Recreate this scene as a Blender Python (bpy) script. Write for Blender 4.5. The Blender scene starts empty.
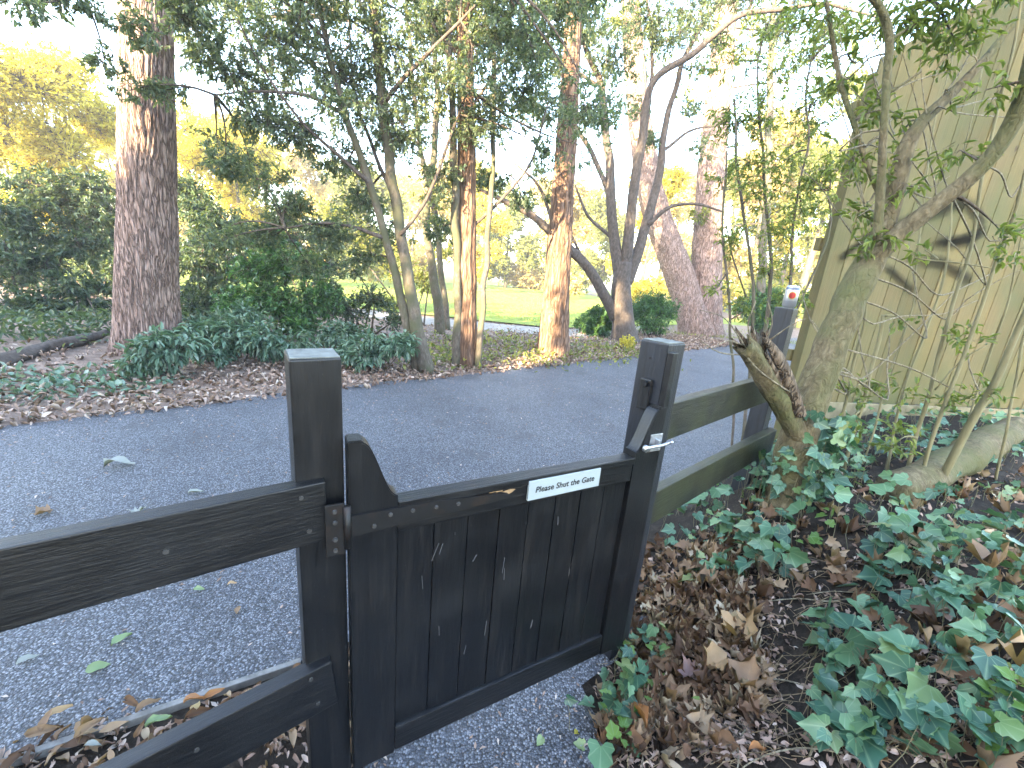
import bpy, bmesh, math, random
import numpy as np
from mathutils import Vector, Matrix

SEED = 7
random.seed(SEED)
rng = np.random.default_rng(SEED)
S = bpy.context.scene
COL = S.collection
rad = math.radians

# ------------------------------------------------------------------ camera
FPX, PITCH, ROLL, HC = 410.0, rad(14.9), rad(5.0), 1.38
cF = np.array([0, math.cos(PITCH), -math.sin(PITCH)])
_R0 = np.array([1.0, 0, 0]); _U0 = np.array([0, math.sin(PITCH), math.cos(PITCH)])
cR = _R0*math.cos(ROLL) + _U0*math.sin(ROLL)
cU = _U0*math.cos(ROLL) - _R0*math.sin(ROLL)
cam = bpy.data.objects.new('camera', bpy.data.cameras.new('camera'))
COL.objects.link(cam)
M = Matrix.Identity(4)
for i in range(3):
    M[i][0] = cR[i]; M[i][1] = cU[i]; M[i][2] = -cF[i]
M.translation = (0, 0, HC)
cam.matrix_world = M
cam.data.sensor_width = 36
cam.data.lens = FPX*36/1024
cam.data.clip_start = 0.02
cam.data.clip_end = 3000
S.camera = cam

def ray(px, py):
    return cF + cR*((px-512)/FPX) + cU*((384-py)/FPX)
def at(px, py, Y):
    """survey helper: the point seen at a picture position at forward distance Y (metres)"""
    d = ray(px, py); d = d*(Y/d[1])
    return np.array([d[0], d[1], d[2]+HC])
def gnd(px, py, z=0.0):
    d = ray(px, py); d = d*((z-HC)/d[2])
    return np.array([d[0], d[1], z])

# ------------------------------------------------------------------ terrain
FA = np.array([.07, .95]); FD = np.array([.743, .669]); FN = np.array([-.669, .743])
def sst(t):
    t = np.clip(t, 0, 1); return t*t*(3-2*t)
_pt = rng.random((64, 64))
def vnoise(x, y):
    x = np.asarray(x, float); y = np.asarray(y, float)
    xi = np.floor(x).astype(int); yi = np.floor(y).astype(int)
    fx = x-xi; fy = y-yi; fx = fx*fx*(3-2*fx); fy = fy*fy*(3-2*fy)
    a = _pt[xi % 64, yi % 64]; b = _pt[(xi+1) % 64, yi % 64]
    c = _pt[xi % 64, (yi+1) % 64]; d = _pt[(xi+1) % 64, (yi+1) % 64]
    return a*(1-fx)*(1-fy)+b*fx*(1-fy)+c*(1-fx)*fy+d*fx*fy-.5
def fst(x, y):
    return (x-FA[0])*FN[0]+(y-FA[1])*FN[1], (x-FA[0])*FD[0]+(y-FA[1])*FD[1]
def H(x, y):
    x = np.asarray(x, float); y = np.asarray(y, float)
    s, t = fst(x, y)
    xe = .33+.12*sst((y-.8)/.5)
    a = sst((x-xe)/1.15)*sst((.5-s)/.75)
    h = a*.52 + a*(vnoise(x*4, y*4)*.07+vnoise(x*11, y*11)*.03)
    far = sst((s-3.9)/1.5)
    h = h + far*(.04+vnoise(x*.9, y*.9)*.12+vnoise(x*2.7, y*2.7)*.06)*(1-sst((y-9.0)/1.5)*sst((9-x)/4)*.9)
    return h
def Hf(x, y): return float(H(x, y))

# ------------------------------------------------------------------ helpers
def link(o, parent=None):
    COL.objects.link(o)
    if parent is not None: o.parent = parent
    return o
def tag(o, label=None, cat=None, group=None, kind=None):
    if label: o['label'] = label
    if cat: o['category'] = cat
    if group: o['group'] = group
    if kind: o['kind'] = kind
    return o
def thing(name, loc, label, cat, group=None, rz=0):
    o = link(bpy.data.objects.new(name, None))
    o.location = loc; o.rotation_euler = (0, 0, rz)
    o.empty_display_size = .1
    return tag(o, label, cat, group)
def mesh_obj(name, verts, faces, mat, parent=None, smooth=False, uv=None, origin=None):
    """verts: (n,3) in the parent's frame (or world minus origin)"""
    me = bpy.data.meshes.new(name)
    v = np.asarray(verts, np.float32)
    if origin is not None: v = v - np.asarray(origin, np.float32)
    if isinstance(faces, np.ndarray):
        nf, k = faces.shape
        me.vertices.add(len(v)); me.vertices.foreach_set('co', v.ravel())
        me.loops.add(nf*k); me.loops.foreach_set('vertex_index', faces.astype(np.int32).ravel())
        me.polygons.add(nf)
        me.polygons.foreach_set('loop_start', np.arange(0, nf*k, k, dtype=np.int32))
        if uv is not None:
            l = me.uv_layers.new(name='UVMap')
            l.data.foreach_set('uv', np.asarray(uv, np.float32)[faces.ravel()].ravel())
        me.update(calc_edges=True)
    else:
        me.from_pydata([tuple(map(float, q)) for q in v], [], faces)
        if uv is not None:
            l = me.uv_layers.new(name='UVMap')
            for lp in me.loops: l.data[lp.index].uv = uv[lp.vertex_index]
    me.validate()
    if smooth: me.polygons.foreach_set('use_smooth', np.ones(len(me.polygons), bool))
    me.materials.append(mat)
    return link(bpy.data.objects.new(name, me), parent)

def bm_obj(name, bm, mat, parent=None, smooth=False):
    me = bpy.data.meshes.new(name)
    bmesh.ops.recalc_face_normals(bm, faces=bm.faces)
    bm.to_mesh(me); bm.free()
    if smooth:
        for p in me.polygons: p.use_smooth = True
    me.materials.append(mat)
    return link(bpy.data.objects.new(name, me), parent)
def bm_box(bm, x0, x1, y0, y1, z0, z1, bev=.0025, seg=2, mtx=None, wob=0):
    b = bmesh.new()
    bmesh.ops.create_cube(b, size=1)
    for v in b.verts:
        v.co = Vector(((x0+x1)/2+v.co.x*(x1-x0), (y0+y1)/2+v.co.y*(y1-y0), (z0+z1)/2+v.co.z*(z1-z0)))
        if wob: v.co += Vector([random.uniform(-wob, wob) for _ in range(3)])
    if bev: bmesh.ops.bevel(b, geom=list(b.edges), offset=bev, segments=seg, affect='EDGES', profile=.6)
    if mtx is not None: bmesh.ops.transform(b, matrix=mtx, verts=b.verts)
    me = bpy.data.meshes.new('tmp'); b.to_mesh(me); b.free()
    bm.from_mesh(me); bpy.data.meshes.remove(me)
def bm_prism(bm, pts, y0, y1, bev=.002):
    """extrude an x-z outline along y"""
    b = bmesh.new()
    f = b.faces.new([b.verts.new((p[0], y0, p[1])) for p in pts])
    r = bmesh.ops.extrude_face_region(b, geom=[f])
    for g in r['geom']:
        if isinstance(g, bmesh.types.BMVert): g.co.y = y1
    bmesh.ops.recalc_face_normals(b, faces=b.faces)
    if bev: bmesh.ops.bevel(b, geom=[e for e in b.edges if abs(e.calc_face_angle(0)) > .9], offset=bev, segments=2, affect='EDGES')
    me = bpy.data.meshes.new('tmp'); b.to_mesh(me); b.free()
    bm.from_mesh(me); bpy.data.meshes.remove(me)
def bm_cyl(bm, c, r, h, axis='y', seg=12, r2=None):
    rot = {'y': Matrix.Rotation(rad(90), 4, 'X'), 'x': Matrix.Rotation(rad(90), 4, 'Y'), 'z': Matrix.Identity(4)}[axis]
    bmesh.ops.create_cone(bm, cap_ends=True, segments=seg, radius1=r, radius2=r if r2 is None else r2, depth=h,
                          matrix=Matrix.Translation(c) @ rot)

def resample(pts, rr, step):
    pts = np.asarray(pts, float); rr = np.asarray(rr, float)
    # Catmull-Rom through the points
    P = np.vstack([2*pts[0]-pts[1], pts, 2*pts[-1]-pts[-2]])
    Q, W = [], []
    for i in range(len(pts)-1):
        n = max(2, int(np.linalg.norm(pts[i+1]-pts[i])/step))
        for k in range(n):
            t = k/n
            a, b, c, d = P[i], P[i+1], P[i+2], P[i+3]
            Q.append(.5*((2*b)+(-a+c)*t+(2*a-5*b+4*c-d)*t*t+(-a+3*b-3*c+d)*t**3))
            W.append(rr[i]*(1-t)+rr[i+1]*t)
    Q.append(pts[-1]); W.append(rr[-1])
    return np.array(Q), np.array(W)
def tube(pts, rr, sides=10, step=.08, rough=0.0, ridges=0, ridge_amp=0, jag=0, flare=0, wander=0):
    Q, W = resample(pts, rr, step)
    n = len(Q)
    if wander:
        k = np.arange(n)
        off = np.stack([vnoise(k*.23+Q[0, 0]*9, k*0+1.3), vnoise(k*.23+Q[0, 1]*7, k*0+5.1), vnoise(k*.2, k*0+9.7)], 1)*wander
        off[0] = 0; Q = Q+off
    T = np.gradient(Q, axis=0); T /= np.linalg.norm(T, axis=1)[:, None]+1e-9
    up = np.array([1., 0, 0]) if abs(T[0, 0]) < .8 else np.array([0, 1., 0])
    N = np.zeros_like(Q); a = up-T[0]*(up@T[0]); N[0] = a/np.linalg.norm(a)
    for i in range(1, n):
        a = N[i-1]-T[i]*(N[i-1]@T[i]); N[i] = a/(np.linalg.norm(a)+1e-9)
    B = np.cross(T, N)
    th = np.linspace(0, 2*np.pi, sides, endpoint=False)
    L = np.concatenate([[0], np.cumsum(np.linalg.norm(np.diff(Q, axis=0), axis=1))])
    TH, LL = np.meshgrid(th, L)
    rmul = np.ones_like(TH)
    ox = Q[0, 0]*13.7
    if rough:
        rmul += rough*(vnoise(np.cos(TH)*1.5+ox, np.sin(TH)*1.5+LL*2.5)+.5*vnoise(np.cos(TH)*3+ox, np.sin(TH)*3+LL*7))*2
    if ridges:
        u = TH/(2*np.pi)*ridges
        w1 = u+1.3*vnoise(LL*1.6+ox, u*.35)+.9*vnoise(LL*4.0, u*.8+ox)
        fur = np.abs(((w1) % 1.0)-.5)*2
        fur = np.clip(fur*1.5, 0, 1)**.55
        cross = np.clip(np.abs(vnoise(u*2.1+ox, LL*7.5))*6, 0, 1)**.6
        rmul += ridge_amp*(fur-1)*(.55+.9*(vnoise(u*.7, LL*2.1)+.5))+ridge_amp*.35*(cross-1)
    if flare:
        rmul *= 1+flare*np.exp(-LL/.35)*(1+.25*np.sin(TH*5+1)+.2*np.sin(TH*3))
    RR = W[:, None]*rmul
    V = Q[:, None, :]+RR[..., None]*(np.cos(TH)[..., None]*N[:, None, :]+np.sin(TH)[..., None]*B[:, None, :])
    if jag:
        V[-1] += T[-1]*(np.random.default_rng(5).random(sides)[:, None]-.3)*jag
        V[-2] += T[-1]*(np.random.default_rng(6).random(sides)[:, None]-.5)*jag*.3
    V = V.reshape(-1, 3)
    i = np.arange(n-1)[:, None]*sides; j = np.arange(sides)[None, :]; j2 = (j+1) % sides
    F = np.stack([i+j, i+j2, i+sides+j2, i+sides+j], -1).reshape(-1, 4)
    # end caps as quads to a centre vertex
    c0 = len(V); V = np.vstack([V, Q[0], Q[-1]-(T[-1]*jag*.4 if jag else 0)])
    caps = [[c0, (q+1) % sides, q, q] for q in range(0)]
    tri = np.array([[c0+1, (n-1)*sides+q, (n-1)*sides+(q+1) % sides, (n-1)*sides+(q+2) % sides] for q in range(0, sides-sides % 2, 2)])
    tri0 = np.array([[c0, (q+2) % sides, (q+1) % sides, q] for q in range(0, sides-sides % 2, 2)])
    F = np.vstack([F, tri, tri0])
    return V, F
def joinm(parts):
    V, F, o = [], [], 0
    for v, f in parts:
        V.append(v); F.append(f+o); o += len(v)
    return np.vstack(V), np.vstack(F)

def nrm(a): return a/(np.linalg.norm(a, axis=-1, keepdims=True)+1e-9)
LEAF_T = (np.array([[0, 0, 0], [.3, .42, .10], [.68, .36, .07], [1, 0, -.10], [.68, -.36, .07], [.3, -.42, .10]]),
          np.array([[0, 3, 2, 1], [0, 5, 4, 3]]))
LONG_T = (np.array([[0, 0, 0], [.3, .5, .08], [.7, .36, .02], [1, 0, -.22], [.7, -.36, .02], [.3, -.5, .08]]),
          np.array([[0, 3, 2, 1], [0, 5, 4, 3]]))
DIA_T = (np.array([[0, 0, 0], [.45, .5, .06], [1, 0, 0], [.45, -.5, .06]]), np.array([[0, 3, 2, 1]]))
_iv = [(-.12, .16), (-.09, .40), (.10, .50), (.26, .38), (.50, .45), (.66, .22)]
_ivy = [(.05, 0)]+_iv+[(1.0, 0)]+[(x, -y) for x, y in _iv[::-1]]
IVY_T = (np.array([[.22, 0, -.05]]+[[x, y, .09*abs(y)*2-.14*max(0, x-.5)-.05*max(0, -x+.1)] for x, y in _ivy]),
         np.array([[0, 1+k, 1+(k+1) % 14, 1+(k+2) % 14] for k in range(0, 14, 2)]))
_st = [(0, .03), (.14, .30), (.34, .48), (.56, .46), (.78, .28), (1.0, .02)]
DRY_T = (np.array([p for x, w_ in _st for p in ([x, -w_, .10*w_+.05*math.sin(x*5)], [x, 0, -.03+.05*math.sin(x*5)], [x, w_, .14*w_+.05*math.sin(x*4+1)])]),
         np.array([q for k in range(5) for q in ([3*k, 3*k+3, 3*k+4, 3*k+1], [3*k+1, 3*k+4, 3*k+5, 3*k+2])]))
_mp = [(0, 0), (.02, .22), (-.12, .5), (.14, .40), (.2, .62), (.36, .5), (.5, .56), (.5, .28), (.72, .3), (.78, .12), (1, 0), (.78, -.12), (.72, -.3),
       (.5, -.28), (.5, -.56), (.36, -.5), (.2, -.62), (.14, -.40), (-.12, -.5), (.02, -.22)]
MAPLE_T = (np.array([[.35, 0, -.10]]+[[x, y*.9, .30*abs(y)**1.3+.16*math.sin(x*7+y*5)*.5] for x, y in _mp]),
           np.array([[0, 1+k, 1+(k+1) % 20, 1+(k+2) % 20] for k in range(0, 20, 2)]))
def leaves(P, D, N, L, W, tpl, curl=None, crumple=0):
    """many leaf blades: position, axis, normal, length, width"""
    P = np.asarray(P); n = len(P)
    D = nrm(D); Sx = nrm(np.cross(N, D)); N = np.cross(D, Sx)
    t, f = tpl
    L = np.broadcast_to(L, n); W = np.broadcast_to(W, n)
    zc = t[None, :, 2]*L[:, None]
    if curl is not None:
        zc = zc*(1+curl[:, None]*2)
    if crumple: zc = zc+rng.normal(size=zc.shape)*crumple*L[:, None]
    V = P[:, None, :]+t[None, :, 0, None]*L[:, None, None]*D[:, None, :]+t[None, :, 1, None]*W[:, None, None]*Sx[:, None, :]+zc[..., None]*N[:, None, :]
    k = len(t)
    F = (f[None]+(np.arange(n)*k)[:, None, None]).reshape(-1, f.shape[1])
    uv = np.tile(np.stack([t[:, 0], t[:, 1]*.8+.5], 1), (n, 1))
    return V.reshape(-1, 3), F, uv
def rvec(n): return nrm(rng.normal(size=(n, 3)))
def twigs(A, Bm, C, r0, r1):
    """3-sided bent twigs start-mid-end"""
    n = len(A); T = nrm(C-A); X = nrm(np.cross(T, rvec(n))); Y = np.cross(T, X)
    rings = []
    for P, r in ((A, r0), (Bm, (r0+r1)/2), (C, r1)):
        r = np.broadcast_to(r, n)[:, None]
        for k in range(3):
            a = k*2*math.pi/3
            rings.append(P+r*(X*math.cos(a)+Y*math.sin(a)))
    V = np.stack(rings, 1)
    f = []
    for s in (0, 3):
        for k in range(3):
            f.append([s+k, s+(k+1) % 3, s+3+(k+1) % 3, s+3+k])
    F = (np.array(f)[None]+(np.arange(n)*9)[:, None, None]).reshape(-1, 4)
    return V.reshape(-1, 3), F
def crown(skel, clumps, ntw, nlf, L, W, tpl=LEAF_T, droop=.25, upb=.7, tw_r=.004, sprig=True, maxjump=9e9):
    """clumps: (centre, radii, density).  Boughs run from the skeleton to each clump, twigs from the boughs,
    leaves along the twigs.  Returns (leaf mesh, wood mesh)."""
    skel = np.asarray(skel)
    A, Bm, C, wood = [], [], [], []
    for c, r, den in clumps:
        c = np.asarray(c, float); r = np.broadcast_to(np.asarray(r, float), 3)
        i = np.argmin(np.linalg.norm(skel-c, axis=1)-0*skel[:, 2]); s0 = skel[i]
        dist = np.linalg.norm(c-s0)
        mid = (s0+c)/2+rng.normal(size=3)*dist*.08+np.array([0, 0, dist*.08])
        k = np.linspace(0, 1, 9)[:, None]
        bough = (1-k)**2*s0+2*k*(1-k)*mid+k*k*c
        if dist < maxjump and dist > .05:
            wood.append(tube(bough[::2], np.linspace(max(.006, .016*dist**.5), tw_r*1.4, 5), 5, .3))
        m = max(3, int(ntw*den))
        tg = c+rvec(m)*(rng.random((m, 1))**.45)*r
        src = np.vstack([bough[3:], c+rvec(5)*r*.35])
        st = src[np.argmin(np.linalg.norm(src[None]-tg[:, None], axis=2)+rng.random((m, len(src)))*r.mean()*.5, axis=1)]
        A.append(st); C.append(tg); Bm.append((st+tg)/2+rvec(m)*.12*np.linalg.norm(tg-st, axis=1)[:, None])
    A, Bm, C = map(np.vstack, (A, Bm, C))
    wood.append(twigs(A, Bm, C, tw_r, tw_r*.4))
    n = len(A)
    t = .25+.75*rng.random((n, nlf, 1))**.7
    P = (1-t)**2*A[:, None]+2*t*(1-t)*Bm[:, None]+t*t*C[:, None]
    T = nrm(C-Bm)[:, None]+0*P
    D = T*.6+rvec(n*nlf).reshape(n, nlf, 3)*.9+np.array([0, 0, -droop])
    P = P.reshape(-1, 3)+rvec(n*nlf)*L*.25
    N = rvec(n*nlf)*(1-upb)+np.array([0, 0, upb])
    sz = rng.uniform(.65, 1.2, n*nlf)
    return leaves(P, D.reshape(-1, 3), N, L*sz, W*sz, tpl), joinm(wood)

# ------------------------------------------------------------------ materials
def newmat(name):
    m = bpy.data.materials.new(name); m.use_nodes = True
    nt = m.node_tree; nt.nodes.clear()
    o = nt.nodes.new('ShaderNodeOutputMaterial')
    b = nt.nodes.new('ShaderNodeBsdfPrincipled')
    nt.links.new(b.outputs[0], o.inputs[0])
    return m, nt, b, o
def nd(nt, t, **kw):
    n = nt.nodes.new('ShaderNode'+t)
    for k, v in kw.items():
        if k in ('inputs',):
            for kk, vv in v.items(): n.inputs[kk].default_value = vv
        else: setattr(n, k, v)
    return n
def ramp(nt, fac, stops, interp='LINEAR'):
    r = nt.nodes.new('ShaderNodeValToRGB'); cr = r.color_ramp; cr.interpolation = interp
    while len(cr.elements) < len(stops): cr.elements.new(.5)
    for e, (p, c) in zip(cr.elements, stops):
        e.position = p; e.color = (*c, 1) if len(c) == 3 else c
    nt.links.new(fac, r.inputs[0]); return r.outputs[0]
def mapping(nt, scale=(1, 1, 1), coord='Object', loc=(0, 0, 0)):
    tc = nd(nt, 'TexCoord'); mp = nd(nt, 'Mapping')
    mp.inputs['Scale'].default_value = scale; mp.inputs['Location'].default_value = loc
    nt.links.new(tc.outputs[coord], mp.inputs[0]); return mp.outputs[0]
def noise(nt, vec, scale, detail=4, rough=.6, out='Fac'):
    n = nd(nt, 'TexNoise'); n.inputs['Scale'].default_value = scale; n.inputs['Detail'].default_value = detail
    n.inputs['Roughness'].default_value = rough; nt.links.new(vec, n.inputs['Vector']); return n.outputs[out]
def mix(nt, fac, a, b, mode='MIX'):
    m = nd(nt, 'Mix', data_type='RGBA', blend_type=mode)
    for sock, v in ((m.inputs['Factor'], fac), (m.inputs['A'], a), (m.inputs['B'], b)):
        if isinstance(v, (int, float)): sock.default_value = v
        elif isinstance(v, tuple): sock.default_value = (*v, 1)
        else: nt.links.new(v, sock)
    # colour sockets are the later ones
    return m
def cmix(nt, fac, a, b, mode='MIX'):
    m = nt.nodes.new('ShaderNodeMix'); m.data_type = 'RGBA'; m.blend_type = mode
    for idx, v in ((0, fac), (6, a), (7, b)):
        if isinstance(v, (int, float)): m.inputs[idx].default_value = v
        elif isinstance(v, tuple): m.inputs[idx].default_value = (*v, 1)
        else: nt.links.new(v, m.inputs[idx])
    return m.outputs[2]
def math_(nt, op, a, b=None):
    m = nd(nt, 'Math', operation=op)
    for i, v in enumerate((a, b)):
        if v is None: continue
        if isinstance(v, (int, float)): m.inputs[i].default_value = v
        else: nt.links.new(v, m.inputs[i])
    return m.outputs[0]
def bump(nt, b, h, strength=.5, dist=.01, prev=None):
    n = nd(nt, 'Bump'); n.inputs['Strength'].default_value = strength; n.inputs['Distance'].default_value = dist
    nt.links.new(h, n.inputs['Height'])
    if prev is not None: nt.links.new(prev, n.inputs['Normal'])
    nt.links.new(n.outputs[0], b.inputs['Normal']); return n.outputs[0]

def leaf_mat(name, stops, trans=.35, rough=.45, veins=False, spec=.4, big=0.0):
    """blade colour varies leaf by leaf; part of the light passes through"""
    m, nt, b, o = newmat(name)
    g = nd(nt, 'NewGeometry')
    c = ramp(nt, g.outputs['Random Per Island'], stops)
    if big:
        nz = noise(nt, mapping(nt, (1, 1, 1)), big, 3)
        c = cmix(nt, math_(nt, 'MULTIPLY', nz, .55), c, cmix(nt, 1.0, c, (.55, .6, .5), 'MULTIPLY'))
    if veins:
        uvn = nd(nt, 'UVMap'); sp = nd(nt, 'SeparateXYZ'); nt.links.new(uvn.outputs[0], sp.inputs[0])
        u, v = sp.outputs[0], math_(nt, 'SUBTRACT', sp.outputs[1], .5)
        av = math_(nt, 'ABSOLUTE', v)
        ang = math_(nt, 'ARCTAN2', av, math_(nt, 'ADD', u, .02))
        best = None
        for k in (0.0, .62, 1.35):
            d = math_(nt, 'ABSOLUTE', math_(nt, 'SUBTRACT', ang, k))
            best = d if best is None else math_(nt, 'MINIMUM', best, d)
        vm = ramp(nt, best, [(0.0, (1, 1, 1)), (.035, (.5, .5, .5)), (.08, (0, 0, 0))])
        c = cmix(nt, math_(nt, 'MULTIPLY', vm, .5), c, (.24, .34, .20))
        nz = noise(nt, mapping(nt, (1, 1, 1)), 60, 3)
        c = cmix(nt, math_(nt, 'MULTIPLY', nz, .5), c, cmix(nt, 1.0, c, (.5, .6, .55), 'MULTIPLY'))
    nt.links.new(c, b.inputs['Base Color'])
    b.inputs['Roughness'].default_value = rough
    b.inputs['Specular IOR Level'].default_value = spec
    t = nd(nt, 'BsdfTranslucent')
    c2 = cmix(nt, 1.0, c, (1.35, 1.25, .55), 'MULTIPLY')
    nt.links.new(c2, t.inputs[0])
    ms = nd(nt, 'MixShader'); ms.inputs[0].default_value = trans
    nt.links.new(b.outputs[0], ms.inputs[1]); nt.links.new(t.outputs[0], ms.inputs[2])
    nt.links.new(ms.outputs[0], o.inputs[0])
    return m
def bark_mat(name, c1, c2, c3, sc=8, stretch=.22, bs=.8, bd=.02, moss=None, rough=.9, ck=.8):
    m, nt, b, o = newmat(name)
    v = mapping(nt, (1, 1, stretch))
    wv = nd(nt, 'TexVoronoi', feature='DISTANCE_TO_EDGE'); wv.inputs['Scale'].default_value = sc
    nz = noise(nt, v, sc*1.5, 6, .65)
    dv = nd(nt, 'VectorMath', operation='ADD'); sc2 = nd(nt, 'VectorMath', operation='SCALE')
    nn = nd(nt, 'TexNoise'); nn.inputs['Scale'].default_value = sc*.8; nt.links.new(v, nn.inputs['Vector'])
    nt.links.new(nn.outputs['Color'], sc2.inputs[0]); sc2.inputs['Scale'].default_value = .12
    nt.links.new(v, dv.inputs[0]); nt.links.new(sc2.outputs[0], dv.inputs[1]); nt.links.new(dv.outputs[0], wv.inputs['Vector'])
    crack = ramp(nt, wv.outputs['Distance'], [(0, (0, 0, 0)), (.18, (1, 1, 1))])
    c = ramp(nt, nz, [(.28, c1), (.5, c2), (.72, c3)])
    c = cmix(nt, math_(nt, 'MULTIPLY', math_(nt, 'SUBTRACT', 1.0, crack), ck), c, tuple(q*.5 for q in c1))
    if moss:
        mz = noise(nt, mapping(nt), 3.2, 4)
        c = cmix(nt, ramp(nt, mz, [(.42, (0, 0, 0)), (.62, (1, 1, 1))]), c, moss)
    nt.links.new(c, b.inputs['Base Color']); b.inputs['Roughness'].default_value = rough
    b.inputs['Specular IOR Level'].default_value = .25
    hh = math_(nt, 'ADD', math_(nt, 'MULTIPLY', crack, .7*ck), nz)
    bump(nt, b, hh, bs, bd)
    return m

def black_wood(name, base=(.0030, .0034, .0045), green=None, axis=(14, 14, 1.2), worn=.5):
    m, nt, b, o = newmat(name)
    v = mapping(nt, axis)
    gr = noise(nt, v, 6, 6, .7)
    c = ramp(nt, gr, [(.3, tuple(q*.7 for q in base)), (.6, base), (.8, tuple(q*1.7+.003 for q in base))])
    big = noise(nt, mapping(nt), 5, 5, .65)
    c = cmix(nt, math_(nt, 'MULTIPLY', ramp(nt, big, [(.5, (0, 0, 0)), (.75, (1, 1, 1))]), worn), c, (.011, .0115, .013))
    sp = noise(nt, mapping(nt, (30, 30, 9)), 6, 3, .6)
    c = cmix(nt, ramp(nt, sp, [(.70, (0, 0, 0)), (.76, (.7, .7, .7))]), c, (.05, .043, .037))
    st_ = noise(nt, mapping(nt, tuple(q*.5 for q in axis)), 7, 5, .7)
    c = cmix(nt, ramp(nt, st_, [(.52, (0, 0, 0)), (.70, (.85, .85, .85))]), c, (.0135, .012, .0115))
    if green:
        gz = noise(nt, mapping(nt), 4, 4)
        c = cmix(nt, ramp(nt, gz, [(.40, (0, 0, 0)), (.62, (.9, .9, .9))]), c, green)
    nt.links.new(c, b.inputs['Base Color'])
    nt.links.new(ramp(nt, big, [(.3, (.30,)*3), (.7, (.48,)*3)]), b.inputs['Roughness'])
    b.inputs['Specular IOR Level'].default_value = .42
    bump(nt, b, gr, .45, .005)
    return m
def metal_mat(name, col, rough=.45, metallic=.9, rust=None):
    m, nt, b, o = newmat(name)
    nz = noise(nt, mapping(nt), 45, 5)
    c = ramp(nt, nz, [(.3, tuple(q*.6 for q in col)), (.7, col)])
    if rust: c = cmix(nt, ramp(nt, noise(nt, mapping(nt), 18, 5), [(.52, (0, 0, 0)), (.66, (.8, .8, .8))]), c, rust)
    nt.links.new(c, b.inputs['Base Color']); b.inputs['Roughness'].default_value = rough; b.inputs['Metallic'].default_value = metallic
    bump(nt, b, nz, .15, .002)
    return m
def plain(name, col, rough=.6, spec=.4, var=.25, sc=20):
    m, nt, b, o = newmat(name)
    nz = noise(nt, mapping(nt), sc, 5)
    nt.links.new(ramp(nt, nz, [(.3, tuple(q*(1-var) for q in col)), (.7, tuple(min(1, q*(1+var)) for q in col))]), b.inputs['Base Color'])
    b.inputs['Roughness'].default_value = rough; b.inputs['Specular IOR Level'].default_value = spec
    return m

def asphalt_mat():
    m, nt, b, o = newmat('asphalt')
    v = mapping(nt)
    vo = nd(nt, 'TexVoronoi'); vo.inputs['Scale'].default_value = 150; nt.links.new(v, vo.inputs['Vector'])
    vo2 = nd(nt, 'TexVoronoi'); vo2.inputs['Scale'].default_value = 260; nt.links.new(v, vo2.inputs['Vector'])
    sep = nd(nt, 'SeparateColor'); nt.links.new(vo.outputs['Color'], sep.inputs[0])
    c = ramp(nt, sep.outputs[0], [(0, (.040, .044, .055)), (.55, (.092, .100, .120)), (.92, (.23, .24, .265))])
    c = cmix(nt, ramp(nt, vo.outputs['Distance'], [(.35, (0, 0, 0)), (.75, (1, 1, 1))]), c, (.018, .019, .022))
    big = noise(nt, v, .8, 6, .65)
    c = cmix(nt, 1.0, c, ramp(nt, big, [(.3, (.62, .63, .66)), (.5, (1, 1, 1)), (.72, (1.3, 1.27, 1.22))]), 'MULTIPLY')
    pat = nd(nt, 'TexNoise'); pat.inputs['Scale'].default_value = 2.3; pat.inputs['Detail'].default_value = 8; nt.links.new(v, pat.inputs['Vector'])
    c = cmix(nt, ramp(nt, pat.outputs['Fac'], [(.60, (0, 0, 0)), (.66, (.55, .55, .55))]), c, (.035, .036, .04))
    dust = noise(nt, v, 7, 6, .7)
    c = cmix(nt, ramp(nt, dust, [(.58, (0, 0, 0)), (.8, (.35, .35, .35))]), c, (.13, .115, .10))
    nt.links.new(c, b.inputs['Base Color']); b.inputs['Roughness'].default_value = .62
    b.inputs['Specular IOR Level'].default_value = .5
    h = math_(nt, 'SUBTRACT', math_(nt, 'MULTIPLY', sep.outputs[1], .5), vo.outputs['Distance'])
    h2 = math_(nt, 'ADD', h, math_(nt, 'MULTIPLY', vo2.outputs['Distance'], -.4))
    bump(nt, b, h2, .9, .006)
    return m
def soil_mat(name, cols, sc=9, bd=.02):
    m, nt, b, o = newmat(name)
    v = mapping(nt)
    n1 = noise(nt, v, sc, 8, .7); n2 = noise(nt, v, sc*9, 5, .7)
    k = math_(nt, 'ADD', math_(nt, 'MULTIPLY', n1, .6), math_(nt, 'MULTIPLY', n2, .4))
    nt.links.new(ramp(nt, k, [(.36, cols[0]), (.5, cols[1]), (.64, cols[2])]), b.inputs['Base Color'])
    b.inputs['Roughness'].default_value = .95; b.inputs['Specular IOR Level'].default_value = .2
    bump(nt, b, k, .8, bd)
    return m
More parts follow.
